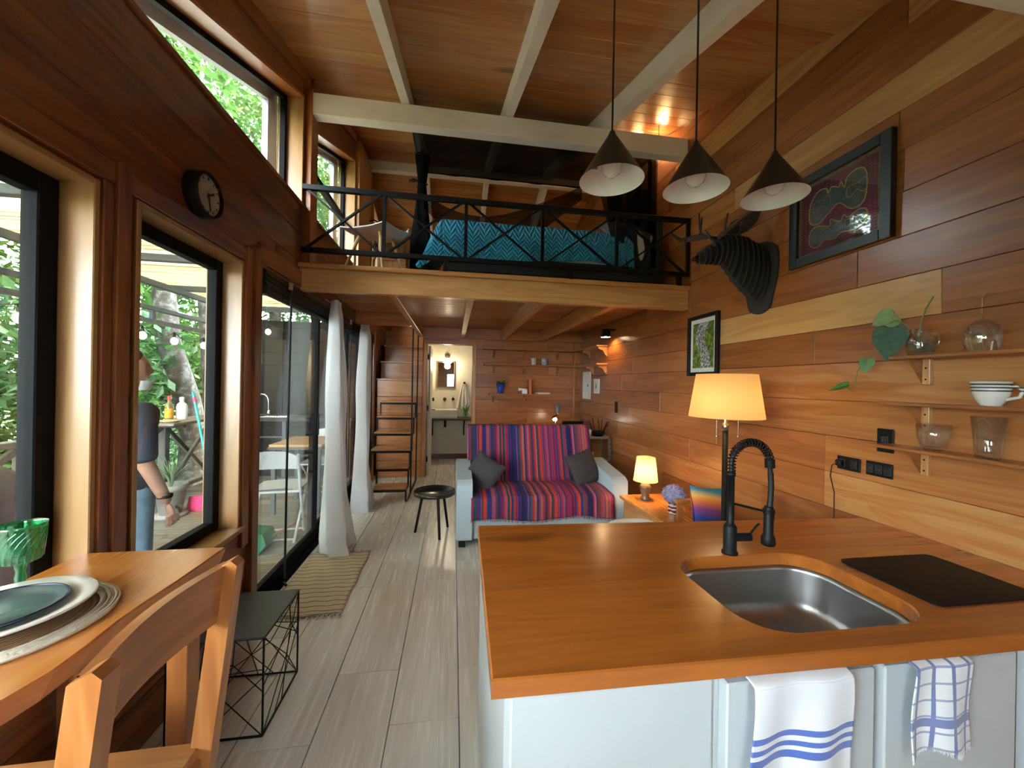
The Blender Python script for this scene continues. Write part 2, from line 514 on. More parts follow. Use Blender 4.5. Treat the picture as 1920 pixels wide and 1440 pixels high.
# clerestory sills and jambs
for (a, b_), nm in ((C1, 1), (C2, 2), (C3, 3)):
    ntrim[0] += 1
    e = bpy.data.objects.new('trim_%d' % ntrim[0], None); C.objects.link(e); e['kind'] = 'structure'
    ps = [B(lx0, lx1 + .005, a, b_, 2.785, 2.81, b=.003), B(lx0, lx1, b_ - .02, b_, 2.81, ctop(b_), b=.003)]
    if nm > 1: ps.append(B(lx0, lx1, a, a + .02, 2.81, ctop(a), b=.003))
    for i, q in enumerate(ps):
        o = q.build('trim_board', M['wood_y' if i == 0 else 'pine_z'], e); o['tone'] = .22 if i == 0 else .6
    q = MB().prism([(a, ctop(a) - .022), (b_, ctop(b_) - .022), (b_, ctop(b_)), (a, ctop(a))], lx1 - lx0, 'x', lx0)
    o = q.build('trim_board', M['wood_y'], e); o['tone'] = .5
    settle(e)
trim([((XL - .02, XL + .06, 3.19, 3.33, LZ, 3.72), 2, .34)], .3)
trim([((XL - .02, XL + .05, 4.74, 5.36, LZ, 4.3), 2, .78)], .7)

# ---- ceiling of planks across the room, white rafters and tie beams
nrm1 = Vector((0, -.315, 1)).normalized(); nrm2 = Vector((0, .36, 1)).normalized()
def slab(y0, y1, d0, d1, x0=XO - .3, x1=XR + .25):
    return MB().prism([(y0, roof(y0) + d0), (y1, roof(y1) + d0), (y1, roof(y1) + d1), (y0, roof(y0) + d1)], x1 - x0, 'x', x0)
ceil = struct(slab(YR - .3, RIDGE, .025, .14).build('ceiling', M['back']))
ceil2 = struct(slab(RIDGE, YE + .3, .025, .14).build('ceiling_far_slope', M['back']))
def roofplanks(parent, y0, y1, nrm, sl):
    y = y0; st = .196 * nrm.z
    i = 0
    while y < y1 - .02:
        ya, yb = y, min(y + st, y1)
        cut = [XL - .18] + sorted(rnd.sample([-.43, .425, 1.285], rnd.choice((0, 1, 1)))) + [XR + .02]
        for a, b_ in zip(cut[:-1], cut[1:]):
            q = MB()
            ym = (ya + yb) / 2
            q.obox((a + .001, ym, roof(ym) + .012), (b_ - .001, ym, roof(ym) + .012), (yb - ya) / nrm.z - .003, .024, up=nrm, b=.003)
            o = q.build('ceiling_plank', M['wood_x'], parent)
            o['tone'] = rnd.uniform(.56, .74) + (.14 if b_ < 0 and 1.7 < y < 3.1 else 0)
        y += st; i += 1
roofplanks(ceil, YR, RIDGE, nrm1, .315)
roofplanks(ceil2, RIDGE, YE, nrm2, -.36)
nr = 0
for (xa, xb) in ((-.458, -.392), (.39, .458), (1.245, 1.33)):
    for (ya, yb) in ((YR, RIDGE), (RIDGE, YE)):
        o = MB().prism([(ya, roof(ya) - .15), (yb, roof(yb) - .15), (yb, roof(yb) + .002), (ya, roof(ya) + .002)], xb - xa, 'x', xa).build('rafter', M['beamwhite'], ceil if yb == RIDGE else ceil2)
for (y0, y1, z0, z1) in ((1.02, 1.10, 2.815, 3.02), (3.2, 3.30, 3.53, 3.695), (RIDGE - .05, RIDGE + .05, 4.30, 4.42)):
    o = B(XL - .0, XR, y0, y1, z0, z1, b=.004).build('tie_beam', M['beamwhite'], ceil)

# ---- loft floor: boards, joists, front beam
loft = struct(B(-.47, XR, 3.2, YE, LZ - .02, LZ).build('loft_floor', M['wood_x']))
loft['tone'] = .42
o = B(XL - .02, -.47, 3.2, 4.9, LZ - .02, LZ).build('floor_sheet', M['wood_x'], loft); o['tone'] = .42
y = 3.22
while y < YB:
    x0 = XL if y < 4.86 else -.47
    o = B(x0, XR, y, y + .137, LZ - .045, LZ - .021, b=.003).build('soffit_board', M['soffit'], loft)
    o['tone'] = rnd.uniform(.36, .52); y += .14
for (xa, xb) in ((-.53, -.47), (.10, .16), (.72, .79), (1.345, 1.42)):
    o = B(xa, xb, 3.22, YB, 2.145, LZ - .044, b=.003).build('joist', M['wood_y'], loft); o['tone'] = .56
o = B(XL, XR, 3.15, 3.22, 2.14, LZ - .03, b=.004).build('front_beam', M['wood_x'], loft); o['tone'] = .74
o = B(XL, XR, 3.12, 3.26, LZ - .03, LZ + .005, b=.004).build('edge_board', M['wood_x'], loft); o['tone'] = .66
o = B(-.47, XR, YB - .06, YB, 2.14, LZ - .04, b=.003).build('rim_joist', M['wood_x'], loft); o['tone'] = .42
o = B(XL, -.53, 4.86, 4.92, 2.14, LZ, b=.003).build('rim_joist', M['wood_x'], loft); o['tone'] = .46

# ---- back wall below the loft with the bathroom doorway
DX0, DX1, DZ = -.40, .29, 2.045
wall_b = struct(MB().add([], []).box(DX1, XR, YB + .02, YB + .1, 0, LZ - .03).box(-.47, DX0, YB + .02, YB + .1, 0, LZ - .03).box(DX0, DX1, YB + .02, YB + .1, DZ, LZ - .03).build('wall_back', M['back']))
for c in range(len(ZJ) - 1):
    if ZJ[c] > 2.1: break
    x1 = 1.2 + rnd.uniform(-.5, .5)
    for r in subtract([(-.47, x1, ZJ[c], min(ZJ[c + 1], 2.16))], [(DX0, DX1, 0, DZ)]):
        board(wall_b, rect(*r), 'y', YB, YB + .02, M['wood_x'], rnd.uniform(.28, .42))
    board(wall_b, rect(x1, XR, ZJ[c], min(ZJ[c + 1], 2.16)), 'y', YB, YB + .02, M['wood_x'], rnd.uniform(.28, .42))
trim([((DX0 - .06, DX0, YB - .02, YB + .11, 0, DZ + .05), 2, .66), ((DX1, DX1 + .06, YB - .02, YB + .11, 0, DZ + .05), 2, .6), ((DX0 - .06, DX1 + .06, YB - .021, YB + .11, DZ, DZ + .055), 0, .5)], .5)
# loft far wall
lw = struct(MB().prism([(XO, -.1), (XR + .1, -.1), (XR + .1, roof(YE) + .05), (XO, roof(YE) + .05)], .1, 'y', YE + .02).build('wall_far', M['back']))
z = LZ
while z < roof(YE):
    xm = rnd.uniform(-.3, 1.3)
    for a, b_ in ((XL, xm), (xm, XR)):
        board(lw, rect(a, b_, z, min(z + .196, roof(YE))), 'y', YE, YE + .02, M['wood_x'], rnd.uniform(.36, .5))
    z += .196
# wall behind the camera with a small glazed opening added for daylight
wr = MB()
for r in subtract([(XO, XR + .1, -.1, roof(YR))], [(-.3, .4, 1.15, 1.85)]): wr.box(r[0], r[1], YR - .1, YR, r[2], r[3])
wrear = wr.build('wall_rear', M['wood_x']); struct(wrear); wrear['tone'] = .45

# ---- bathroom
bath = struct(MB().box(-.47, .95, YE - .02, YE + .015, 0, 2.27).box(-.46, -.44, YB + .1, YE - .02, 0, 2.27).box(.93, .95, YB + .1, YE - .02, 0, 2.27).box(-.47, .95, YB + .1, YE, 2.25, 2.27).build('wall_bathroom', plain('bathroom_plaster', (.66, .62, .52), .7, var=.03, scale=5)))
struct(B(-.44, .93, YE - .035, YE - .02, 0, .09, b=.003).build('baseboard_bathroom', M['wood_x']))

# ------------------------------------------------------------------ windows and glazed doors
def window(n, a, b_, z0, z1, fwid=.05, x0=-1.315, x1=-1.265, mull=()):
    e = bpy.data.objects.new('window_%d' % n, None); C.objects.link(e); e['kind'] = 'structure'
    for bx in ((a, a + fwid, z0, z1), (b_ - fwid, b_, z0, z1), (a + fwid, b_ - fwid, z0, z0 + fwid), (a + fwid, b_ - fwid, z1 - fwid, z1)):
        B(x0, x1, bx[0], bx[1], bx[2], bx[3], b=.004).build('window_frame', M['alu'], e)
    for m_ in mull: B(x0, x1, m_ - .03, m_ + .03, z0 + fwid, z1 - fwid, b=.004).build('mullion', M['alu'], e)
    B(x0 + .022, x0 + .028, a + fwid - .005, b_ - fwid + .005, z0 + fwid - .005, z1 - fwid + .005).build('pane', M['glass'], e)
    return settle(e)
window(1, HA[0] + .022, HA[1] - .022, .62, 2.078, .065, mull=(.3,))
window(2, HB[0] + .022, HB[1] - .022, .62, 2.088, .055)
for i, (a, b_) in enumerate((C1, C2, C3)):
    e = bpy.data.objects.new('window_%d' % (3 + i), None); C.objects.link(e); e['kind'] = 'structure'
    a_, bb = a + (.02 if i else 0.0), b_ - .02
    x0, x1 = -1.32, -1.285
    f = .035
    B(x0, x1, a_, bb, 2.81, 2.81 + f).build('window_frame', M['alu'], e)
    if i: B(x0, x1, a_, a_ + f, 2.81, ctop(a_) - .022).build('window_frame', M['alu'], e)
    B(x0, x1, bb - f, bb, 2.81, ctop(bb) - .022).build('window_frame', M['alu'], e)
    MB().prism([(a_, ctop(a_) - .022 - f), (bb, ctop(bb) - .022 - f), (bb, ctop(bb) - .022), (a_, ctop(a_) - .022)], x1 - x0, 'x', x0).build('window_frame', M['alu'], e)
    if i == 1: B(x0 - .01, x1 + .01, a_, bb, 3.30, 3.345).build('window_frame', M['alu'], e)
    MB().prism([(a_ + .001, 2.82), (bb - .01, 2.82), (bb - .01, ctop(bb) - .03), (a_ + .001, max(2.83, ctop(a_) - .03))], .006, 'x', x0 + .012).build('pane', M['glass'], e)
    # grey outside casing seen through the glass
    B(XO - .06, XO - .02, bb - .085, bb + .06, 2.5, ctop(bb) + .1).build('outer_casing', M['grey'], e)
    MB().prism([(a_, ctop(a_) - .085), (bb, ctop(bb) - .085), (bb, ctop(bb) + .2), (a_, ctop(a_) + .2)], .04, 'x', XO - .06).build('outer_casing', M['grey'], e)
    settle(e)
# unseen window behind the camera, added for daylight on the cabinet front
e = bpy.data.objects.new('window_6', None); C.objects.link(e); e['kind'] = 'structure'
for bx in ((-.3, -.24, 1.15, 1.85), (.34, .4, 1.15, 1.85), (-.24, .34, 1.15, 1.21), (-.24, .34, 1.79, 1.85)):
    B(bx[0], bx[1], YR - .07, YR - .03, bx[2], bx[3]).build('window_frame', M['alu'], e)
B(-.25, .35, YR - .053, YR - .047, 1.2, 1.8).build('pane', M['glass'], e)
settle(e)

# sliding glass door
door = bpy.data.objects.new('door_1', None); C.objects.link(door); door['kind'] = 'structure'
for i in range(5):
    B(-1.17 - .036 * i - .010, -1.17 - .036 * i, 2.545, 5.92, .008, .03 + .004 * (i % 2)).build('track_rail', M['alu'], door)
B(-1.345, -1.155, 2.545, 5.92, 0, .009).build('track', M['alu'], door)
B(-1.33, -1.19, 2.545, 2.575, .01, 2.138).build('door_frame', M['alu'], door)
B(-1.33, -1.19, 5.89, 5.925, .01, 2.138).build('door_frame', M['alu'], door)
B(-1.33, -1.19, 2.575, 5.89, 2.10, 2.138).build('door_frame', M['alu'], door)
for (a, b_, xp) in ((2.575, 3.76, -1.235), (3.72, 4.86, -1.27), (4.82, 5.89, -1.305)):
    sash = B(xp - .016, xp + .016, a, a + .05, .03, 2.1).build('door_stile', M['alu'], door)
    for bx in ((b_ - .05, b_, .03, 2.1), (a + .05, b_ - .05, .03, .10), (a + .05, b_ - .05, 2.05, 2.1)):
        B(xp - .016, xp + .016, *bx).build('door_rail' if bx[1] - bx[0] > .1 else 'door_stile', M['alu'], door)
    B(xp - .003, xp + .003, a + .045, b_ - .045, .095, 2.055).build('pane', M['glass'], door)
B(-1.217, -1.205, 3.715, 3.74, .95, 1.15, b=.003).build('door_handle', M['black'], door)
settle(door)

# ------------------------------------------------------------------ outside: deck
DZ0 = -.03
M['deck'] = wood('weathered_deck', 0, (.10, .055, .033), (.20, .15, .11), (.29, .26, .22), rough=.75, coat=0, toneamp=.5)
deck = struct(B(-3.5, XO, -1.6, 6.6, DZ0 - .16, DZ0 - .025).build('deck', M['back']))
y = -1.6
while y < 6.58:
    for a, b_ in ((-3.5, -2.4 + rnd.uniform(-.5, .5)), (0, XO)):
        if a == 0: a = lastx
        lastx = b_
        o = B(a, b_, y, y + .142, DZ0 - .025, DZ0, b=.003).build('deck_board', M['deck'], deck); o['tone'] = rnd.choice((.75, .8, .7, .45, .65))
    y += .146
M['wallgrey'] = plain('charcoal_paint', (.020, .0215, .025), .75, var=.18, scale=6, spec=.08)
M['tubegrey'] = plain('grey_steel_tube', (.10, .11, .12), .5, var=.12, scale=10, spec=.2)
wo = struct(B(-3.35, -1.37, 6.42, 6.5, DZ0, 2.36).build('wall_outdoor', M['wallgrey']))
z = DZ0; row = 0
while z < 2.34:
    cut = [-3.35] + ([-2.9, -2.2] if row % 2 else [-2.55, -1.85]) + [-1.37]
    for a, b_ in zip(cut[:-1], cut[1:]):
        board(wo, rect(a, b_, z, min(z + .19, 2.355)), 'y', 6.40, 6.42, M['wallgrey'], 0, 'wall_board')
    z += .19; row += 1
for x in (-3.3, -2.62, -1.95):
    B(x - .02, x + .02, 6.375, 6.40, DZ0, 2.355).build('wall_post', M['wallgrey'], wo)

pg = thing('pergola', 'grey steel tube pergola with a pale reed mat roof over the deck', 'pergola')
for y in (-1.1, .15, 1.4, 2.65, 3.88, 5.15, 6.36):
    B(-3.5, XO - .06, y - .03, y + .03, 2.49, 2.55, b=.004).build('cross_tube', M['tubegrey'], pg)
for x in (-1.46, -3.2):
    B(x - .03, x + .03, -1.2, 6.36, 2.43, 2.49, b=.004).build('long_tube', M['tubegrey'], pg)
for z in (2.07, 2.22):
    B(-3.46, -3.41, -1.2, 6.36, z, z + .05, b=.004).build('edge_tube', M['tubegrey'], pg)
for y in (.15, 1.4, 2.65, 3.88, 5.0):
    B(-3.455, -3.415, y - .025, y + .025, 2.12, 2.22).build('web_tube', M['tubegrey'], pg)
for y in (-1.1, 2.65, 6.34):
    B(-3.46, -3.41, y - .03, y + .03, DZ0, 2.49, b=.004).build('post', M['tubegrey'], pg)
reed = NT('reed')
ri = reed.n('ShaderNodeNewGeometry').outputs['Random Per Island']
rc = reed.ramp(ri, [(0, (.46, .40, .26)), (.4, (.68, .62, .46)), (1, (.84, .80, .66))])
d1 = reed.n('ShaderNodeBsdfDiffuse', {'Color': rc}); d2 = reed.n('ShaderNodeBsdfTranslucent', {'Color': rc})
mx = reed.n('ShaderNodeMixShader', {0: .7, 1: d1.outputs[0], 2: d2.outputs[0]}); reed.t.links.new(mx.outputs[0], reed.o.inputs[0])
mb = MB(); y = -1.2
while y < 6.36:
    x = -3.58
    while x < XO - .07:
        L = rnd.uniform(.9, 2.0); x1 = min(x + L, XO - .06)
        dz = rnd.uniform(-.008, .008); dy = rnd.uniform(-.004, .004)
        mb.tube([(x, y + dy, 2.572 + dz), (x1, y - dy, 2.572 + rnd.uniform(-.008, .008))], .0095, 5, False, False); x = x1
    y += .0165
o = mb.build('reed_mat', reed.m, pg); o['kind'] = 'stuff'
settle(pg)

# railing with crossed braces
M['greywood'] = wood('grey_timber', 2, (.05, .04, .035), (.14, .12, .10), (.25, .23, .20), rough=.7, coat=0)
rl = thing('deck_railing', 'dark timber deck railing with crossed braces in front of the trees', 'railing')
ys = [-1.4, -.1, 1.2, 2.4, 3.7, 5.25, 6.2]
for y in ys: o = B(-3.50, -3.42, y - .04, y + .04, DZ0, .90, b=.004).build('post', M['greywood'], rl); o['tone'] = .3
for y0, y1 in zip(ys[:-1], ys[1:]):
    o = MB().obox((-3.45, y0 + .04, .08), (-3.45, y1 - .04, .86), .035, .05).build('brace', M['greywood'], rl); o['tone'] = .6
    o = MB().obox((-3.485, y0 + .04, .86), (-3.485, y1 - .04, .08), .035, .05).build('brace', M['greywood'], rl); o['tone'] = .4
for z in (.04, .87): o = B(-3.51, -3.41, -1.45, 6.25, z, z + .05, b=.004).build('rail', M['greywood'], rl); o['tone'] = .7
settle(rl)
bar = thing('bar_ledge', 'narrow weathered plank ledge on the deck railing holding bottles', 'bar ledge')
for i, x in enumerate((-3.40, -3.20)): o = B(x, x + .195, 4.70, 5.85, .92, .95, b=.004).build('ledge_plank', M['deck'], bar); o['tone'] = .55 + .15 * i
for y in (4.9, 5.7): o = B(-3.405, -3.02, y - .02, y + .02, .885, .92).build('bracket', M['greywood'], bar)
settle(bar)

# bottles on the ledge
def lathe_thing(name, label, cat, prof, loc, mat, n=28, group=None):
    o = MB().lathe(prof, (0, 0, 0), n).build(name, mat); o.location = loc
    return tag(o, label, cat, group)
bt = thing('liquor_bottle', 'clear liquor bottle with orange label and red cap on deck ledge', 'bottle', loc=(-3.30, 5.08, .95))
MB().lathe([(0, 0), (.04, 0), (.042, .01), (.042, .16), (.035, .19), (.016, .21), (.015, .25), (0, .25)]).build('body', plain('amber_spirit', (.20, .17, .07), .15, spec=.6), bt)
MB().lathe([(.0428, .03), (.0428, .14)]).build('paper_label', plain('orange_paper', (.75, .33, .03), .6, var=.25, scale=22), bt)
MB().lathe([(.018, .235), (.018, .285), (0, .285)]).build('cap', plain('red_cap', (.6, .03, .03), .4), bt)
bt = thing('spray_bottle', 'translucent white plastic bottle beside liquor bottle on deck ledge', 'bottle', loc=(-3.24, 5.20, .95))
MB().lathe([(0, 0), (.052, 0), (.055, .012), (.055, .15), (.045, .185), (.022, .21), (.020, .235), (0, .235)]).build('body', plain('milky_plastic', (.86, .88, .88), .35, var=.02), bt)
MB().lathe([(.026, .225), (.026, .262), (.018, .27), (0, .27)]).build('cap', plain('white_plastic', (.8, .8, .8), .4), bt)
o = lathe_thing('wooden_dish', 'small pale wooden dish lying on deck ledge', 'dish', [(0, 0), (.06, 0), (.10, .02), (.098, .024), (.05, .008), (0, .008)], (-3.14, 4.86, .95), plain('pale_wood', (.62, .48, .25), .5))

# broom, dustpan, potted plant
br = thing('broom', 'broom with turquoise handle and pink collar leaning on the deck ledge', 'broom')
p0, p1 = Vector((-2.70, 4.88, .10)), Vector((-2.985, 4.97, 1.29))
MB().tube([p0, p0.lerp(p1, .90)], .014, 10).build('handle', plain('turquoise_plastic', (.03, .55, .50), .35), br)
MB().tube([p0.lerp(p1, .90), p0.lerp(p1, .95)], .016, 10).build('collar', plain('pink_plastic', (.8, .08, .25), .4), br)
MB().tube([p0.lerp(p1, .95), p1], .014, 10).build('grip', plain('turquoise_grip', (.03, .5, .55), .4), br)
MB().obox((-2.80, 5.0, .04), (-2.60, 4.78, .04), .05, .14).build('bristles', plain('broom_bristle', (.08, .3, .3), .8, bump=.4, scale=80), br)
settle(br)
dp = MB().prism([(-.11, 0), (.11, 0), (.085, .16), (-.085, .16)], .05, 'y', -.03).build('dustpan', plain('pink_dustpan', (.85, .05, .22), .4)); dp.location = (-2.80, 4.80, DZ0)
tag(dp, 'pink plastic dustpan standing on the deck boards', 'dustpan')
pl = thing('potted_plant', 'spiky grey green plant in a beige round deck pot', 'plant', loc=(-2.97, 4.62, DZ0)); pl.scale = (.72, .72, .95)
MB().lathe([(0, 0), (.2, 0), (.21, .03), (0, .03)]).build('saucer', plain('beige_saucer', (.36, .33, .29), .7), pl)
MB().lathe([(0, .03), (.13, .03), (.19, .30), (.205, .30), (.205, .36), (.185, .36), (.175, .30), (0, .29)]).build('pot', plain('beige_clay', (.30, .28, .25), .7, var=.08, scale=10), pl)
mb = MB()
for i in range(34):
    a = rnd.uniform(0, 2 * PI); L = rnd.uniform(.3, .55); le = rnd.uniform(.25, 1.1)
    d = Vector((math.cos(a), math.sin(a), 0)); sd = Vector((-math.sin(a), math.cos(a), 0))
    pts = [d * (L * math.sin(le * t) * t) + Vector((0, 0, .29 + L * t * math.cos(le * t * .9))) for t in (0, .35, .7, 1)]
    wv = (.008, .010, .007, .001)
    vs = []
    for p, ww in zip(pts, wv): vs += [p - sd * ww, p + sd * ww]
    mb.add(vs, [(0, 1, 3, 2), (2, 3, 5, 4), (4, 5, 7, 6)], True)
mb.build('leaves', plain('greygreen_leaf', (.20, .27, .14), .6, var=.3, scale=6), pl)

# outdoor sink bench
ks = thing('outdoor_counter', 'dark grey outdoor counter against the charcoal deck wall', 'counter')
B(-3.3, -1.45, 5.88, 6.40, .86, .91, b=.005).build('worktop', plain('dark_concrete', (.05, .053, .056), .55, var=.15, scale=5, spec=.15), ks)
for x in (-3.25, -2.4, -1.52): B(x, x + .05, 5.9, 5.95, DZ0, .86).build('leg', M['tubegrey'], ks)
for z in (.35, .62): B(-3.25, -1.5, 5.92, 5.945, z, z + .025).build('rail', M['tubegrey'], ks)
settle(ks)
sk = thing('outdoor_sink', 'stainless drop-in sink with ribbed drainer on outdoor counter', 'sink')
sx_, zs_ = .14, .91
B(-3.15 + sx_, -2.45 + sx_, 5.92, 6.34, zs_, zs_ + .015, b=.004).build('rim', M['steel'], sk)
mb = MB()
for i in range(9): mb.box(-2.80 + .035 * i + sx_, -2.785 + .035 * i + sx_, 5.97, 6.29, zs_ + .015, zs_ + .022)
mb.build('drainer_ribs', M['steel'], sk)
B(-3.10 + sx_, -2.86 + sx_, 5.97, 6.29, zs_ + .015, zs_ + .025, b=.004).build('basin_edge', M['steel'], sk)
MB().tube([(-2.75, 6.3, zs_ + .015)] + [(-2.75 - .09 + .09 * math.cos(a), 6.28, zs_ + .23 + .09 * math.sin(a)) for a in [PI * i / 8 for i in range(9)]] + [(-2.94, 6.27, zs_ + .14)], .013, 10).build('spout', M['chrome'], sk)
MB().lathe([(0, 0), (.03, 0), (.026, .06), (0, .06)], (-2.75, 6.3, zs_ + .015), 16).build('faucet_base', M['chrome'], sk)
settle(sk)

# outdoor table and folding chairs
tb = thing('outdoor_table', 'wood topped table with dark legs on the covered deck', 'table')
for i in range(5): o = B(-1.96, -1.42, 4.50 + .14 * i, 4.635 + .14 * i, .715, .745, b=.003).build('tabletop_slat', M['wood_x'], tb); o['tone'] = .82 + .03 * (i % 2)
B(-1.97, -1.41, 4.48, 5.22, .69, .715).build('frame', M['tubegrey'], tb)
for x in (-1.94, -1.48):
    for y in (4.52, 5.15): B(x, x + .04, y, y + .04, DZ0, .69).build('leg', M['tubegrey'], tb)
settle(tb)
def folding_chair(label, loc, rz):
    t = thing('folding_chair', label, 'chair', 'white folding chairs on the deck', loc, rz)
    wm = plain('white_chair_plastic', (.60, .61, .62), .35, var=.02)
    MB().grid(lambda u, v: (-.21 + .42 * u, .02 + .40 * v, .45 + .012 * math.sin(PI * u) - .02 * v * v * 0), 8, 6).box(-.21, .21, .0, .42, .425, .447, b=.01).build('seat', wm, t)
    MB().grid(lambda u, v: (-.215 + .43 * u, -.05 - .05 * v + .03 * math.cos((u - .5) * 3), .66 + .17 * v - .05 * v * abs(2 * u - 1) ** 3), 14, 5).grid(lambda u, v: (-.215 + .43 * u, -.063 - .05 * v + .03 * math.cos((u - .5) * 3), .66 + .17 * v - .05 * v * abs(2 * u - 1) ** 3), 14, 5).build('backrest', wm, t)
    for s_ in (-1, 1):
        MB().tube([(s_ * .215, -.085, .80), (s_ * .215, .03, .42), (s_ * .215, .19, .0)], .013, 8).build('leg', wm, t)
        MB().tube([(s_ * .20, .36, .43), (s_ * .20, .1, .2), (s_ * .20, -.12, .0)], .013, 8).build('leg', wm, t)
    MB().tube([(-.215, .175, .03), (.215, .175, .03)], .010, 8).build('stretcher', wm, t)
    MB().tube([(-.20, -.1, .03), (.20, -.1, .03)], .010, 8).build('stretcher', wm, t)
    return t
folding_chair('white folding chair with its back to the sliding door, at the near table end', (-1.62, 3.84, DZ0), .12)
folding_chair('white folding chair at the table end by the outdoor counter', (-1.66, 5.50, DZ0), PI)

sc_ = thing('garden_scoop', 'green plastic leaf scoop with wooden stick lying on the deck', 'scoop')
MB().prism([(-1.80, DZ0), (-1.60, DZ0), (-1.54, .05), (-1.57, .14), (-1.80, .17)], .20, 'y', 3.52).build('scoop_body', plain('green_plastic', (.02, .17, .08), .4), sc_)
MB().tube([(-1.56, 3.64, .07), (-1.39, 4.12, .11)], .010, 8).build('stick', plain('stick_wood', (.45, .20, .07), .5), sc_)
settle(sc_)
bb_ = thing('blue_lid_tub', 'clear plastic tub with a blue lid on the deck beside door track', 'tub', loc=(-1.44, 2.95, DZ0))
MB().lathe([(0, 0), (.06, 0), (.075, .10), (.06, .1), (.05, .01), (0, .01)]).build('tub', plain('clear_tub', (.6, .66, .7), .2), bb_)
MB().lathe([(.08, .10), (.08, .125), (0, .13)]).build('lid', plain('blue_lid', (.02, .16, .55), .4), bb_)

gr = thing('covered_grill', 'barbecue grill under a grey purple cloth on the deck', 'grill')
def cl(u, v):
    a = 2 * PI * u
    sx = .42 + .05 * (1 - v) + .02 * math.sin(a * 7) * (1 - v); sy = .27 + .05 * (1 - v) + .02 * math.cos(a * 9) * (1 - v)
    e_ = lambda q: math.copysign(abs(q) ** .55, q)
    k_ = 1 if v < .75 else math.cos((v - .75) / .25 * PI / 2) ** .6
    return (-2.20 + sx * e_(math.cos(a)) * k_, 1.78 + sy * e_(math.sin(a)) * k_, .30 + .82 * (v if v < .75 else .75 + .25 * math.sin((v - .75) / .25 * PI / 2)))
MB().grid(cl, 72, 20, True, True).build('cloth_cover', plain('mauve_grey_cloth', (.13, .12, .15), .8, var=.15, scale=20, bump=.3), gr)
for x in (-2.5, -1.95):
    for y in (1.63, 1.92): B(x, x + .03, y, y + .03, DZ0, .35).build('leg', M['tubegrey'], gr)
settle(gr)

# festoon bulbs
M['bulb'] = emit('warm_bulb', (1, .80, .50), 14.0)
def festoon(label, pts, group):
    t = thing('festoon_light', label, 'string light', group)
    c = []
    for a, b_ in zip(pts[:-1], pts[1:]):
        for i in range(6):
            q = i / 6; c.append(Vector(a).lerp(Vector(b_), q) + Vector((0, 0, -.10 * math.sin(PI * q))))
    c.append(Vector(pts[-1])); c = [p + Vector((0, 0, .11)) for p in c]
    MB().tube(c, .005, 6).build('cable', M['blackmat'], t)
    for p in pts[1:-1]:
        p = Vector(p)
        s_ = MB().lathe([(0, .10), (.014, .10), (.016, .045), (0, .045)], p, 10).build('socket', M['blackmat'], t)
        MB().sphere(p, .036, 12, 8, (1, 1, 1.2)).build('bulb', M['bulb'], t)
    return settle(t)
festoon('festoon string of warm bulbs hung along the outer pergola edge', [(-3.40, 1.0, 1.95), (-3.40, 2.3, 1.9), (-3.40, 3.59, 1.9), (-3.40, 4.81, 1.91), (-3.40, 5.3, 1.9), (-3.40, 5.86, 1.9), (-3.40, 6.3, 2.1)], 'outdoor festoon strings')
festoon('festoon string of warm bulbs along the charcoal deck wall', [(-3.25, 6.33, 2.15), (-2.78, 6.3, 2.17), (-2.12, 6.25, 2.22), (-1.45, 6.3, 2.28)], 'outdoor festoon strings')

# ------------------------------------------------------------------ outside: hillside and trees
gm = NT('forest_floor'); gn = gm.noise(gm.coords(), 3, 6)
gm.set(Base_Color=gm.ramp(gn, [(.3, (.03, .05, .012)), (.6, (.08, .11, .03)), (.8, (.12, .09, .05))]), Roughness=.9)
def hill(u, v):
    x = -40 + 36 * u; y = -20 + 60 * v
    return (x, y, -1.6 + .10 * max(0, -4.5 - x) + .5 * mnoise.noise(Vector((x * .2, y * .2, 0))))
hl = MB().grid(hill, 40, 50).box(-4.0, 12, -20, 40, -2.2, -1.9).build('ground', gm.m); struct(hl)
def leafmat(name, c0, c1, c2):
    t = NT(name)
    r_ = t.n('ShaderNodeNewGeometry').outputs['Random Per Island']
    col = t.ramp(r_, [(0, c0), (.6, c1), (1, c2)])
    d = t.n('ShaderNodeBsdfDiffuse', {'Color': col}); tl = t.n('ShaderNodeBsdfTranslucent', {'Color': col}); gl = t.n('ShaderNodeBsdfGlossy', {'Roughness': .4, 'Color': (.6, .7, .6, 1)})
    m1 = t.n('ShaderNodeMixShader', {0: .45, 1: d.outputs[0], 2: tl.outputs[0]})
    m2 = t.n('ShaderNodeMixShader', {0: .07, 1: m1.outputs[0], 2: gl.outputs[0]})
    t.t.links.new(m2.outputs[0], t.o.inputs[0]); return t.m
LM = [leafmat('leaf_bright', (.028, .08, .015), (.068, .165, .030), (.15, .27, .06)), leafmat('leaf_dark', (.018, .055, .018), (.04, .115, .035), (.09, .19, .06)), leafmat('leaf_yellow', (.05, .09, .016), (.11, .175, .033), (.21, .27, .065))]
bark = NT('lichen_bark')
bz = bark.noise(bark.coords(), 9, 5, .6); bark.set(Base_Color=bark.ramp(bz, [(.35, (.03, .024, .016)), (.52, (.06, .05, .036)), (.60, (.11, .11, .10)), (.7, (.15, .15, .14))]), Roughness=.9); bark.bump(bz, .6, .03)
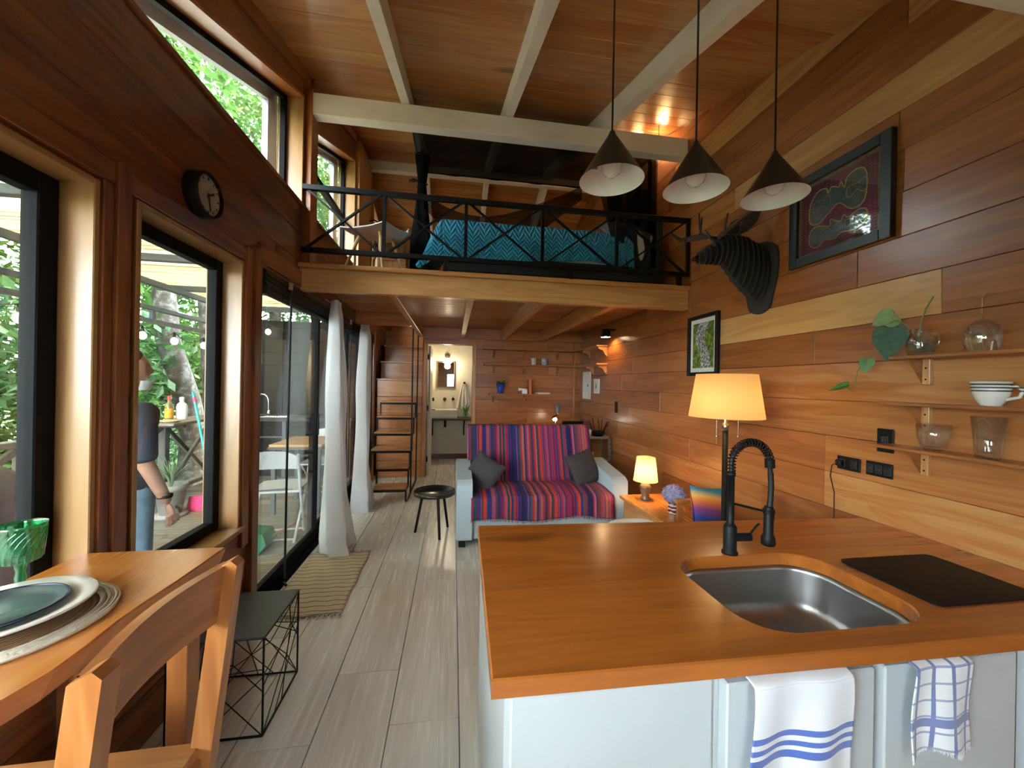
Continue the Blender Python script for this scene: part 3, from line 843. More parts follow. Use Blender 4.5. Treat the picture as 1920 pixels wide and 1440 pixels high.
def leaves(mb, c, rad, n, size, rg):
    for _ in range(n):
        while True:
            p = Vector((rg.uniform(-1, 1), rg.uniform(-1, 1), rg.uniform(-1, 1)))
            if .25 < p.length <= 1: break
        p = Vector(c) + Vector((p.x * rad[0], p.y * rad[1], p.z * rad[2]))
        s_ = size * rg.uniform(.6, 1.3)
        d = Vector((rg.gauss(0, 1), rg.gauss(0, 1), rg.gauss(-.3, .5))).normalized()
        u_ = Vector((rg.gauss(0, .5), rg.gauss(0, .5), 1)).normalized()
        sd = d.cross(u_)
        if sd.length < .05: continue
        sd.normalize(); up = sd.cross(d)
        m_ = p + d * s_ * .5 + up * s_ * .06
        mb.add([p, m_ + sd * s_ * .22 - up * s_ * .08, p + d * s_, m_ - sd * s_ * .22 - up * s_ * .08], [(0, 1, 2), (0, 2, 3)])
def tree(name, label, trunk, clumps, mat, seed, size=.17, group='forest trees beyond the deck'):
    rg = random.Random(seed)
    t = thing(name, label, 'tree' if 'tree' in name else 'shrub', group)
    if trunk:
        pts, r = trunk
        MB().tube(pts, r, 12).build('trunk', bark.m, t)
        top = Vector(pts[-1])
        mb = MB()
        for (c, rad, n) in clumps:
            cc = Vector(c)
            mb.tube([top.lerp(Vector(pts[-2]), rg.uniform(0, .6)), top.lerp(cc, .5) + Vector((0, 0, .2)), cc], [.06, .04, .015], 6)
        mb.build('branches', bark.m, t)
    mb = MB()
    for (c, rad, n) in clumps: leaves(mb, c, rad, n, size, rg)
    o = mb.build('foliage', mat, t); o['kind'] = 'stuff'
    return settle(t)
tg = 'forest trees beyond the deck'
# two lichen-spotted trunks beyond the ledge
tree('lichen_tree', 'leaning tree with thick lichen-spotted trunk right beyond the deck ledge', ([(-4.4, 7.3, -1.9), (-4.25, 7.12, .5), (-4.22, 6.9, 1.1), (-4.25, 6.5, 2.0), (-4.6, 6.6, 5.0), (-4.9, 7.2, 7.0)], [.24, .19, .17, .15, .12, .08]),
     [((-4.8, 6.6, 3.2), (.9, 1.2, .7), 600), ((-5.2, 7.4, 7.6), (1.9, 2.2, 1.6), 2600), ((-4.6, 6.2, 6.2), (1.2, 1.4, 1.0), 1100)], LM[0], 3)
tree('lichen_tree', 'slim pale-barked tree behind the leaning lichen tree', ([(-4.3, 7.6, -1.9), (-4.25, 7.6, 1.2), (-4.35, 7.5, 3.2), (-4.6, 7.9, 8.0)], [.17, .14, .12, .07]),
     [((-5.1, 8.6, 8.6), (1.7, 2.0, 1.4), 2000), ((-4.7, 8.8, 4.2), (1.0, 1.2, .8), 600)], LM[2], 4)
spots = [(-6.2, 3.0, 5.2, 0), (-5.6, 4.8, 8.2, 1), (-6.8, 6.0, 6.0, 2), (-5.2, 9.8, 7.0, 0), (-7.2, 8.8, 9.8, 1), (-4.6, 10.6, 9.6, 2), (-6.0, 12.2, 8.5, 0), (-8.2, 4.6, 8.6, 2), (-6.4, .6, 5.6, 1), (-8.0, 11.5, 7.0, 1), (-4.3, 13.5, 8.0, 0), (-9.5, 7.0, 6.5, 0), (-3.2, 11.8, 6.0, 1)]
tl_ = ['tall bright green leafy tree on the slope past the railing', 'tall dark green leafy tree on the slope past the railing', 'tall yellow green leafy tree on the slope past the railing']
for i, (x, y, h, k_) in enumerate(spots):
    rg = random.Random(40 + i)
    cl_ = [((x + rg.uniform(-.6, .6), y + rg.uniform(-.6, .6), h), (1.7, 1.7, 1.4), 1900)]
    for j in range(5):
        a = rg.uniform(0, 2 * PI)
        cl_.append(((x + math.cos(a) * 1.2, y + math.sin(a) * 1.2, h - rg.uniform(.6, h * .85)), (1.2, 1.2, .8), 900))
    tree('forest_tree', tl_[k_], ([(x, y, -1.8), (x + .1, y, h * .4), (x - .1, y + .1, h)], [.18, .13, .06]), cl_, LM[k_], 60 + i, .19)
sl_ = ['bright green shrub pressed against the outside of the deck railing', 'dark green shrub pressed against the outside of the deck railing', 'yellow green shrub pressed against the outside of the deck railing']
for i in range(13):
    rg = random.Random(90 + i)
    y = -1.2 + i * 1.0; x = -4.85 - rg.uniform(0, .9) - (.6 if i in (7, 8) else 0)
    tree('leafy_shrub', sl_[i % 3], None, [((x, y, rg.uniform(-.7, .1)), (.7, .8, .8), 900), ((x - .7, y + rg.uniform(-.4, .4), rg.uniform(.7, 1.5)), (.7, .8, .7), 900)], LM[i % 3], 120 + i, .16, 'shrubs outside the railing')
for i in range(9):
    rg = random.Random(200 + i)
    y = -1 + i * 1.9; x = -7.2 - rg.uniform(0, 1.5)
    tree('leafy_shrub', sl_[(i + 1) % 3].replace('pressed against the outside of the deck railing', 'growing tall on the slope between the trees'), None, [((x, y, .3), (1.0, 1.1, 1.3), 1500), ((x - .3, y + .3, 2.0), (1.0, 1.1, 1.2), 1500)], LM[(i + 1) % 3], 300 + i, .2, 'tall shrubs on the slope')

# ------------------------------------------------------------------ kitchen peninsula
CZ = .81
def rrect(x0, x1, y0, y1, r, n=8):
    pts = []
    for (cx, cy, a0) in ((x1 - r, y1 - r, 0), (x0 + r, y1 - r, 1), (x0 + r, y0 + r, 2), (x1 - r, y0 + r, 3)):
        for i in range(n + 1):
            a = (a0 + i / n) * PI / 2
            pts.append((cx + r * math.cos(a), cy + r * math.sin(a)))
    return pts
SX0, SX1, SY0, SY1, SR = .800, 1.375, .885, 1.325, .125
outer = [(.093, .825), (2.050, .793), (2.050, 1.645), (.119, 1.735)]
hc = Vector((1.09, 1.105))
def ray_poly(poly, c, d):
    best = None
    for i in range(len(poly)):
        a, b_ = Vector(poly[i]), Vector(poly[(i + 1) % len(poly)])
        e_ = b_ - a; den = d.x * e_.y - d.y * e_.x
        if abs(den) < 1e-9: continue
        w_ = a - c
        t = (w_.x * e_.y - w_.y * e_.x) / den; s_ = (w_.x * d.y - w_.y * d.x) / den
        if t > 0 and -1e-6 <= s_ <= 1 + 1e-6 and (best is None or t < best): best = t
    return c + d * best
hole = rrect(SX0, SX1, SY0, SY1, SR)
angs = sorted([math.atan2(p[1] - hc.y, p[0] - hc.x) for p in hole] + [math.atan2(p[1] - hc.y, p[0] - hc.x) for p in outer])
inn = [ray_poly(hole, hc, Vector((math.cos(a), math.sin(a)))) for a in angs]
out = [ray_poly(outer, hc, Vector((math.cos(a), math.sin(a)))) for a in angs]
n = len(angs); zt, zb = CZ, CZ - .045
def shrink(p, d): return Vector((p.x + (d if p.x < hc.x else -d), p.y + (d if p.y < hc.y else -d)))
def grow(p, d): v_ = (p - hc); return p + v_.normalized() * d
ct = thing('countertop', 'varnished orange wood slab worktop of the kitchen peninsula', 'worktop')
rings = [[(p.x, p.y, zb) for p in inn], [(p.x, p.y, zt - .004) for p in inn], [(*grow(p, .004), zt) for p in inn], [(*shrink(p, .004), zt) for p in out], [(p.x, p.y, zt - .004) for p in out], [(p.x, p.y, zb + .003) for p in out], [(*shrink(p, .003), zb) for p in out]]
vs = [q for r in rings for q in r]; fs = []
for k_ in range(len(rings)):
    k2 = (k_ + 1) % len(rings)
    for i in range(n):
        i2 = (i + 1) % n
        fs.append((k_ * n + i, k_ * n + i2, k2 * n + i2, k2 * n + i))
o = MB().add(vs, fs).build('slab', M['slab_x'], ct); o['tone'] = .40
settle(ct)
# sink
sk = thing('kitchen_sink', 'undermounted stainless steel sink basin in the wooden worktop', 'sink')
mb = MB()
prof = [(-.012, zb - .001), (.004, zb - .001), (.006, zb - .02), (.012, zb - .13), (.025, zb - .165), (.05, zb - .18), (.12, zb - .187)]
rg_ = []
for (d, z) in prof:
    rg_.append([(x, y, z) for (x, y) in rrect(SX0 + d - .004, SX1 - d + .004, SY0 + d - .004, SY1 - d + .004, max(.02, SR - d * .6))])
nn = len(rg_[0]); vs = [q for r in rg_ for q in r]; fs = [(k_ * nn + i, k_ * nn + (i + 1) % nn, (k_ + 1) * nn + (i + 1) % nn, (k_ + 1) * nn + i) for k_ in range(len(rg_) - 1) for i in range(nn)]
mb.add(vs, fs, True).add(rg_[-1], [tuple(range(nn))])
stl = NT('satin_steel'); sn = stl.noise(stl.coords(scale=(3, 3, 120), rnd=False), 2, 3)
stl.set(Base_Color=(.48, .48, .48), Metallic=1.0, Roughness=stl.math('ADD', stl.math('MULTIPLY', sn, .15), .24)); stl.bump(sn, .03, .002)
mb.build('basin', stl.m, sk)
MB().lathe([(.0, .002), (.030, .002), (.045, .004), (.047, 0)], (1.09, 1.105, zb - .187), 24).build('drain', M['chrome'], sk)
settle(sk)
# spring faucet
fx, fy = 1.071, 1.345
fa = thing('spring_faucet', 'matt black pull-down kitchen faucet with a coiled spring hose', 'faucet')
MB().lathe([(0, 0), (.029, 0), (.029, .008), (.0235, .012), (.0235, .105), (.018, .112), (.013, .118), (.013, .30), (.016, .30), (.016, .315), (0, .315)], (fx, fy, CZ), 24).build('column', M['black'], fa)
ac = Vector((fx + .084, fy, CZ + .345)); R_ = .084
path = [Vector((fx, fy, CZ + .30)), Vector((fx, fy, CZ + .325))] + [ac + Vector((-R_ * math.cos(a), 0, R_ * math.sin(a))) for a in [PI * i / 20 for i in range(21)]] + [Vector((fx + .168 + .004, fy, CZ + .30))]
MB().tube(path, .0085, 10).build('hose', M['blackmat'], fa)
# helix round the first part of the hose
L_ = [0]
for a, b_ in zip(path[:-1], path[1:]): L_.append(L_[-1] + (b_ - a).length)
def at_len(s_):
    for i in range(len(path) - 1):
        if s_ <= L_[i + 1] + 1e-9:
            t = (s_ - L_[i]) / max(1e-9, L_[i + 1] - L_[i]); return path[i].lerp(path[i + 1], t), (path[i + 1] - path[i]).normalized()
    return path[-1], (path[-1] - path[-2]).normalized()
hel = []; turns = 24; tot = L_[-1] * .86; N_ = turns * 12
for i in range(N_ + 1):
    p, tg_ = at_len(tot * i / N_); a = 2 * PI * turns * i / N_
    sd = Vector((0, 1, 0)); nn_ = tg_.cross(sd)
    hel.append(p + (sd * math.cos(a) + nn_ * math.sin(a)) * .0145)
MB().tube(hel, .0026, 6).build('spring', M['black'], fa)
p_, t_ = at_len(tot)
MB().tube([p_ - t_ * .012, p_ + t_ * .02], .018, 16).build('hose_clip', M['black'], fa)
hx = fx + .170
MB().tube([(hx + .002, fy, CZ + .31), (hx + .006, fy, CZ + .26), (hx + .004, fy, CZ + .20), (hx - .002, fy, CZ + .155)], .0105, 10).build('hose_end', M['blackmat'], fa)
hd = MB().lathe([(0, .165), (.015, .165), (.017, .160), (.018, .055), (.024, .045), (.026, .02), (.022, .012), (0, .012)], (hx - .003, fy, CZ + .012), 20).build('spray_head', M['black'], fa)
B(hx + .012, hx + .018, fy - .008, fy + .008, CZ + .115, CZ + .15, b=.002).build('spray_button', M['nickel'], hd)
MB().obox((fx, fy, CZ + .195), (hx - .008, fy, CZ + .155), .010, .008).build('support_arm', M['black'], fa)
MB().tube([(hx - .003, fy, CZ + .148), (hx - .003, fy, CZ + .166)], .021, 16).build('holder_ring', M['black'], fa)
MB().tube([(fx + .015, fy, CZ + .062), (fx + .082, fy - .005, CZ + .062)], .0165, 16).build('valve', M['black'], fa)
MB().tube([(fx + .078, fy - .005, CZ + .066), (fx + .108, fy - .005, CZ + .102), (fx + .122, fy - .005, CZ + .112)], .0042, 8).build('lever', M['black'], fa)
settle(fa)
# cooktop
ck = MB().prism(rrect(1.437, 1.846, .935, 1.24, .025, 5), .006, 'z', CZ).build('cooktop', None or plain('speckled_black_glass', (.006, .006, .007), .45, var=.9, scale=420, spec=.08))
tag(centre(ck), 'black induction cooktop on the wooden worktop beside the sink', 'cooktop')

# cabinets
def cabinet(x0, x1, doors, label):
    t = thing('kitchen_cabinet', label, 'cabinet', 'white base cabinets under the worktop')
    MB().box(x0, x0 + .016, .862, 1.62, .06, CZ - .046).box(x1 - .016, x1, .862, 1.62, .06, CZ - .046).box(x0 + .016, x1 - .016, .862, .878, .06, CZ - .046).box(x0 + .016, x1 - .016, 1.604, 1.62, .06, CZ - .046).box(x0 + .016, x1 - .016, .878, 1.604, .06, .076).build('body', M['cab'], t)
    B(x0, x1, .90, 1.6, 0, .06).build('plinth', M['cab'], t)
    for (a, b_, th) in doors:
        B(a, b_, .862 - th, .8615, .075, .742, b=.004).build('door', M['cab'], t)
    return settle(t)
cabinet(.127, .648, [(.140, .640, .010)], 'white cabinet with flat front at the open end of the peninsula')
cabinet(.649, 1.575, [(.660, 1.078, .034), (1.108, 1.535, .034)], 'white two door sink cabinet with dish towels over its doors')
cabinet(1.576, 2.050, [(1.59, 2.035, .034)], 'white cabinet closest to the wall under the cooktop end')
# towels
def towel(name, label, x0, x1, zt_, zb_, mat, folds, ph, amp):
    yf = .818
    def front(u, v):
        spread = 1 + .10 * v
        x = (x0 + x1) / 2 + (u - .5) * (x1 - x0) * spread + .006 * math.sin(v * 5 + ph)
        f = math.sin(u * folds * 2 * PI + ph + .7 * math.sin(v * 2)) * amp * (.35 + v)
        z = zt_ - (zt_ - zb_) * v - .012 * math.sin(u * PI * 2.2 + ph) * v
        return Vector((x, yf - .010 - abs(amp) * 1.3 - f, z))
    def top(u, v):
        a = v * PI
        b0 = front(u, 0)
        return Vector((b0.x, .845 + (b0.y - .845) * math.cos(a) if a < PI / 2 else .845 + .0155 * -math.cos(a), zt_ + .010 * math.sin(a)))
    t = thing(name, label, 'towel')
    mb = MB(); mb.grid(front, 70, 40); mb.grid(top, 70, 10)
    mb.grid(lambda u, v: Vector((top(u, 1).x, .8605, zt_ - .0 - .10 * v)), 20, 3)
    o = mb.build('cloth', mat, t)
    sol = o.modifiers.new('thick', 'SOLIDIFY'); sol.thickness = .003; sol.offset = 0
    fr_ = MB()
    for i in range(60):
        p = front(i / 59, 1); q = p + Vector((rnd.uniform(-.002, .002), 0, -rnd.uniform(.006, .012)))
        fr_.tube([p, q], .0009, 4)
    o2 = fr_.build('fringe', mat, t); o2['kind'] = 'stuff'
    return settle(t)
tw = NT('striped_towel')
ob = tw.n('ShaderNodeTexCoord').outputs['Object']; sp = tw.n('ShaderNodeSeparateXYZ', {0: ob}).outputs
def band(t, sock, c, hw):
    return t.math('LESS_THAN', t.math('ABSOLUTE', t.math('SUBTRACT', sock, c)), hw)
zz = sp[2]
st = band(tw, zz, .635, .007); st = tw.math('MAXIMUM', st, band(tw, zz, .610, .006)); st = tw.math('MAXIMUM', st, band(tw, zz, .585, .009))
wv = tw.noise(ob, 400, 2)
tw.set(Base_Color=tw.mix(st, (.74, .75, .78), (.08, .14, .45)), Roughness=.95, Sheen_Weight=.3); tw.bump(wv, .25, .002)
towel('dish_towel', 'white dish towel with three blue stripes hanging over cabinet door', .700, .975, .752, .50, tw.m, 1.6, .6, .010)
tc_ = NT('checked_towel')
ob = tc_.n('ShaderNodeTexCoord').outputs['Object']; sp = tc_.n('ShaderNodeSeparateXYZ', {0: ob}).outputs
fx_ = tc_.math('FRACT', tc_.math('MULTIPLY', sp[0], 19.0)); fz_ = tc_.math('FRACT', tc_.math('MULTIPLY', sp[2], 24.0))
g1 = tc_.math('LESS_THAN', fx_, .20); g2 = tc_.math('MULTIPLY', tc_.math('LESS_THAN', fz_, .13), .75)
gg = tc_.math('MAXIMUM', g1, g2); gg = tc_.math('MAXIMUM', gg, band(tc_, sp[2], .612, .011))
tc_.set(Base_Color=tc_.mix(tc_.math('MULTIPLY', gg, .85), (.76, .77, .78), (.07, .11, .36)), Roughness=.95, Sheen_Weight=.3); tc_.bump(tc_.noise(ob, 400, 2), .25, .002)
towel('dish_towel', 'white and blue checked dish towel hanging over cabinet door', 1.155, 1.335, .752, .535, tc_.m, 1.3, 2.2, .008)
# ------------------------------------------------------------------ pendants over the counter
cone_out = plain('black_enamel', (.012, .011, .010), .32, spec=.5); cone_in = plain('white_enamel', (.80, .77, .74), .4, var=.02)
pend_labels = ['black cone pendant lamp with a small grey sticker inside its white rim', 'middle black cone pendant lamp of the three above the worktop', 'black cone pendant lamp in front of the framed textile art']
for i, x in enumerate((.521, .834, 1.149)):
    t = thing('pendant_lamp', pend_labels[i], 'lamp', 'cone pendants over the counter')
    y, za, zr, r = 1.25, 2.318, 2.150, .108
    MB().lathe([(.009, za), (.013, za - .012), (r, zr)], (x, y, 0), 48).build('shade', cone_out, t)
    MB().lathe([(.004, za - .02), (.011, za - .022), (r - .0012, zr + .0015), (r, zr)], (x, y, 0), 48).build('shade_lining', cone_in, t)
    MB().tube([(x, y, za), (x, y, roof(y) - .02)], .0035, 8).build('cord', M['blackmat'], t)
    MB().lathe([(0, -.03), (.045, -.03), (.045, 0), (0, 0)], (x, y, roof(y) - .005), 20).build('ceiling_rose', M['black'], t)
    bl = MB().lathe([(.014, za - .03), (.016, za - .07), (.030, za - .095), (.034, za - .12), (.028, za - .142), (.012, za - .155), (0, za - .157)], (x, y, 0), 24)
    bl.build('bulb', plain('frosted_bulb', (.72, .66, .63), .12, var=.02, coat=.5), t)
    if i == 0: B(x - .075, x - .055, y - .012, y - .010, zr + .028, zr + .036).build('sticker', M['tubegrey'], t)
    settle(t)

# ------------------------------------------------------------------ right wall: art, trophy, shelves
t = thing('framed_textile', 'large framed maroon textile with gold outlined motif on plank wall', 'framed art')
fy0, fy1, fz0, fz1, fwid = 1.525, 2.085, 2.18, 2.70, .052
fm = plain('dark_teal_frame', (.018, .026, .028), .35, var=.1)
for bx in ((fy0, fy0 + fwid, fz0, fz1), (fy1 - fwid, fy1, fz0, fz1), (fy0 + fwid, fy1 - fwid, fz0, fz0 + fwid), (fy0 + fwid, fy1 - fwid, fz1 - fwid, fz1)):
    B(XR - .035, XR - .001, *bx, b=.003).build('frame', fm, t)
B(XR - .014, XR - .004, fy0 + .045, fy1 - .045, fz0 + .045, fz1 - .045).build('backing_cloth', plain('tan_linen', (.20, .13, .07), .9, var=.2, scale=60), t)
tx = NT('maroon_mola')
ob = tx.n('ShaderNodeTexCoord').outputs['Object']; sp = tx.n('ShaderNodeSeparateXYZ', {0: ob}).outputs
d1_ = tx.math('FRACT', tx.math('MULTIPLY', sp[2], 62.0)); d2_ = tx.math('FRACT', tx.math('MULTIPLY', sp[1], 40.0))
dash = tx.math('MULTIPLY', tx.math('LESS_THAN', d1_, .35), tx.math('LESS_THAN', d2_, .6))
nz_ = tx.noise(ob, 7, 4)
cl_ = tx.ramp(nz_, [(.3, (.07, .008, .03)), (.55, (.15, .016, .055)), (.75, (.19, .03, .11))])
tx.set(Base_Color=tx.mix(tx.math('MULTIPLY', dash, .5), cl_, (.30, .13, .05)), Roughness=.85)
B(XR - .017, XR - .013, fy0 + .075, fy1 - .07, fz0 + .065, fz1 - .075).build('maroon_panel', tx.m, t)
up = [(1.959, 2.448), (1.953, 2.534), (1.91, 2.588), (1.86, 2.585), (1.848, 2.553), (1.828, 2.579), (1.789, 2.559), (1.776, 2.581), (1.757, 2.54), (1.745, 2.584), (1.70, 2.605), (1.66, 2.59), (1.643, 2.539), (1.645, 2.471), (1.66, 2.42), (1.70, 2.405), (1.736, 2.422), (1.787, 2.47), (1.839, 2.443), (1.893, 2.407), (1.94, 2.415)]
lo_ = [(1.943, 2.384), (1.90, 2.39), (1.837, 2.365), (1.831, 2.401), (1.80, 2.38), (1.772, 2.37), (1.76, 2.395), (1.735, 2.372), (1.706, 2.384), (1.675, 2.39), (1.643, 2.372), (1.647, 2.322), (1.698, 2.296), (1.771, 2.307), (1.81, 2.285), (1.863, 2.30), (1.905, 2.275), (1.945, 2.29), (1.96, 2.33)]
def smooth_poly(p, k_=4):
    o_ = []
    n_ = len(p)
    for i in range(n_):
        a, b_, c_, d_ = [Vector(p[(i + j) % n_]) for j in (-1, 0, 1, 2)]
        for s_ in range(k_):
            q = s_ / k_
            o_.append(.5 * ((2 * b_) + (c_ - a) * q + (2 * a - 5 * b_ + 4 * c_ - d_) * q * q + (3 * b_ - a - 3 * c_ + d_) * q ** 3))
    return o_
gold = plain('gold_thread', (.50, .33, .06), .5)
motif = plain('dark_motif', (.05, .05, .045), .35, var=.5, scale=30)
dz_ = -.012
for k_, pp in enumerate((up, lo_)):
    sp_ = smooth_poly(pp)
    cpt = sum((Vector(q) for q in sp_), Vector((0, 0))) / len(sp_)
    o = MB().prism([tuple(q + Vector((0, dz_))) for q in sp_], .002, 'x', XR - .0195).build('motif_patch', motif, t)
    ring = [(XR - .0205, q.x, q.y + dz_) for q in sp_]; ring.append(ring[0])
    MB().tube(ring, .0032, 5).build('gold_outline', gold, t)
    for f_ in ((.72, .09), (.5, -.1)):
        rg2 = [(XR - .0205, c_.x, c_.y) for c_ in [cpt + Vector((f_[1], dz_)) + (q - cpt) * .33 for q in sp_]]; rg2.append(rg2[0])
        MB().tube(rg2, .0016, 5).build('gold_outline', plain('inner_thread', (.38, .12 if f_[1] > 0 else .35, .05), .5), t)
B(XR - .0275, XR - .0255, fy0 + .05, fy1 - .05, fz0 + .05, fz1 - .05).build('cover_glass', M['glass'], t)
settle(t)

t = thing('framed_picture', 'small black framed forest stream picture with white mat above floor lamp', 'framed picture')
a, b_, z0, z1 = 2.725, 3.115, 1.548, 2.055
for bx in ((a, a + .03, z0, z1), (b_ - .03, b_, z0, z1), (a + .03, b_ - .03, z0, z0 + .03), (a + .03, b_ - .03, z1 - .03, z1)):
    B(XR - .03, XR - .001, *bx, b=.002).build('frame', M['black'], t)
B(XR - .012, XR - .004, a + .025, b_ - .025, z0 + .025, z1 - .025).build('mat_board', M['white'], t)
im = NT('stream_print')
ob = im.n('ShaderNodeTexCoord').outputs['Object']; sp = im.n('ShaderNodeSeparateXYZ', {0: ob}).outputs
n1 = im.noise(ob, 22, 5, .65); n2 = im.noise(ob, 60, 4, .6)
gcol = im.ramp(n1, [(.35, (.01, .02, .01)), (.5, (.06, .14, .02)), (.62, (.30, .36, .03)), (.75, (.10, .16, .06))])
scol = im.ramp(n2, [(.4, (.05, .06, .05)), (.55, (.35, .38, .36)), (.68, (.8, .84, .84))])
mid_ = im.math('ADD', sp[1], im.math('MULTIPLY', im.math('SINE', im.math('MULTIPLY', sp[2], 16.0)), .04))
sm_ = im.math('LESS_THAN', im.math('ABSOLUTE', im.math('ADD', im.math('SUBTRACT', mid_, 2.92), im.math('MULTIPLY', im.math('SUBTRACT', n1, .5), .12))), .062)
im.set(Base_Color=im.mix(sm_, gcol, scol), Roughness=.4, Coat_Weight=.3)
B(XR - .014, XR - .012, a + .062, b_ - .062, z0 + .065, z1 - .065).build('print', im.m, t)
settle(t)

# slatted deer trophy
t = thing('deer_trophy', 'black layered deer head trophy with antlers on plank wall', 'trophy')
dk = plain('black_card', (.028, .028, .029), .5, var=.2)
dyc = 2.335
topc = [(1.545, 2.303), (1.575, 2.338), (1.64, 2.385), (1.70, 2.43), (1.776, 2.470), (1.85, 2.482), (1.92, 2.465), (1.97, 2.44), (2.04, 2.41)]
botc = [(1.545, 2.285), (1.59, 2.266), (1.675, 2.270), (1.765, 2.272), (1.81, 2.215), (1.865, 2.150), (1.94, 2.085), (2.0, 2.05), (2.04, 2.03)]
def itp(c, x):
    for (x0, z0), (x1, z1) in zip(c[:-1], c[1:]):
        if x <= x1: return z0 + (z1 - z0) * (x - x0) / (x1 - x0)
    return c[-1][1]
MB().prism([(x, z - .02) for x, z in topc] + [(x, z + .02) for x, z in botc[::-1]], .008, 'y', dyc - .004).build('centre_profile', dk, t)
for i in range(15):
    x = 1.552 + i * .0335
    z1, z0 = itp(topc, x), itp(botc, x)
    hh = (z1 - z0) / 2; zc = (z1 + z0) / 2
    wd_ = .018 + .052 * min(1, (x - 1.545) / .2) + .035 * max(0, min(1, (x - 1.78) / .2))
    pts = []
    for k_ in range(28):
        a = 2 * PI * k_ / 28
        cy_, sz_ = math.cos(a), math.sin(a)
        pts.append((dyc + wd_ * math.copysign(abs(cy_) ** .9, cy_) * (1 - .18 * max(0, -sz_)), zc + hh * sz_ * (1.0 + .02 * (i % 2))))
    MB().prism(pts, .009, 'x', x).build('slice', dk, t)
pts = [(2.20, 2.37), (2.335, 2.44), (2.47, 2.37), (2.485, 2.2), (2.45, 2.08), (2.42, 1.99), (2.335, 1.955), (2.25, 1.985), (2.225, 2.06), (2.19, 2.2)]
MB().prism([tuple(q) for q in smooth_poly(pts, 4)], .012, 'x', XR - .0125).build('wall_plate', dk, t)
for s_ in (-1, 1):
    e_ = [(0, 0), (.065, .03), (.115, .09), (.135, .175), (.115, .185), (.06, .15), (.01, .08)]
    vs = [Vector((1.835 + p[0], dyc + s_ * (.045 + .05 * p[1] / .16), 2.455 + p[1])) for p in e_]
    vs2 = [v_ + Vector((0, s_ * .006, 0)) for v_ in vs]
    nn = len(vs)
    MB().add(vs + vs2, [tuple(range(nn)), tuple(range(nn, 2 * nn))[::-1]] + [(i, (i + 1) % nn, nn + (i + 1) % nn, nn + i) for i in range(nn)]).build('ear', dk, t)
def flat_branch(mb, pts, ws, thick, nrm):
    """flat curved piece through pts with half widths ws, extruded along nrm"""
    pts = [Vector(p) for p in pts]; nrm = Vector(nrm).normalized(); A_ = []; B_ = []
    for i, p in enumerate(pts):
        tg2 = (pts[min(i + 1, len(pts) - 1)] - pts[max(i - 1, 0)]).normalized()
        s2 = tg2.cross(nrm).normalized()
        A_.append(p + s2 * ws[i]); B_.append(p - s2 * ws[i])
    for i in range(len(pts) - 1):
        q = [A_[i], A_[i + 1], B_[i + 1], B_[i]]
        vs = [v_ - nrm * thick / 2 for v_ in q] + [v_ + nrm * thick / 2 for v_ in q]
        mb.add(vs, [(0, 1, 2, 3), (7, 6, 5, 4), (0, 4, 5, 1), (1, 5, 6, 2), (2, 6, 7, 3), (3, 7, 4, 0)])
for s_, nm in ((-1, 'near'), (1, 'far')):
    mb = MB()
    # beam curves out sideways, then up and toward the nose
    if s_ < 0:
        beam = [(1.70, 2.31, 2.435), (1.74, 2.27, 2.475), (1.80, 2.22, 2.53), (1.865, 2.17, 2.585), (1.93, 2.13, 2.64)]
        tines = [[(1.735, 2.275, 2.47), (1.728, 2.26, 2.52), (1.735, 2.25, 2.58)], [(1.85, 2.18, 2.575), (1.845, 2.17, 2.62), (1.862, 2.16, 2.675)], [(1.70, 2.31, 2.435), (1.64, 2.29, 2.43), (1.60, 2.28, 2.47)]]
    else:
        beam = [(1.72, 2.36, 2.45), (1.70, 2.44, 2.50), (1.665, 2.52, 2.51), (1.61, 2.57, 2.51), (1.55, 2.60, 2.565)]
        tines = [[(1.695, 2.45, 2.50), (1.672, 2.45, 2.56), (1.668, 2.45, 2.66)], [(1.685, 2.46, 2.51), (1.69, 2.46, 2.57), (1.698, 2.46, 2.64)], [(1.64, 2.54, 2.505), (1.62, 2.55, 2.47), (1.625, 2.55, 2.44)]]
    flat_branch(mb, beam, [.026, .025, .022, .017, .004], .014, (.3, .2, .93) if s_ > 0 else (.55, .3, -.8))
    mb.build('antler', dk, t)
    for tn in tines:
        m2 = MB(); flat_branch(m2, tn, [.014, .010, .001], .010, (.7, -.7, 0)); m2.build('antler_tine', dk, t)
MB().prism([(1.66, 2.435), (1.735, 2.455), (1.75, 2.475), (1.68, 2.455)], .05, 'y', dyc - .03).build('antler_socket', plain('bare_card_edge', (.52, .33, .10), .6), t)
settle(t)

# shelves on the right wall
def wall_shelf(label, z, y0, y1, by, bh):
    t = thing('wall_shelf', label, 'shelf', 'thin shelves above the worktop')
    o = B(XR - .125, XR - .0005, y0, y1, z - .014, z, b=.002).build('board', M['wood_y'], t); o['tone'] = .40
    for yb in by:
        o = MB().prism([(XR - .001, z - .014), (XR - .085, z - .014), (XR - .001, z - .014 - bh)], .012, 'y', yb).build('gusset', M['wood_x'], t); o['tone'] = .36
        o2 = B(XR - .022, XR - .0005, yb - .028, yb, z - .014 - bh, z - .014, b=.002).build('bracket_batten', M['wood_z'], t); o2['tone'] = .72
        for zz_ in (.35, .8):
            MB().tube([(XR - .0225, yb - .014, z - .014 - bh * zz_), (XR - .0215, yb - .014, z - .014 - bh * zz_)], .004, 10).build('screw', M['black'], o2)
    return settle(t)
wall_shelf('thin wooden wall shelf with the vine jug and upturned wine glass', 1.605, .45, 1.455, (1.40, .6), .11)
wall_shelf('thin wooden wall shelf with the striped cup', 1.40, .45, 1.50, (1.40, .6), .105)
wall_shelf('thin wooden wall shelf with two tumblers above the sockets', 1.203, .45, 1.53, (1.40, .6), .105)
gw = M['glassware']
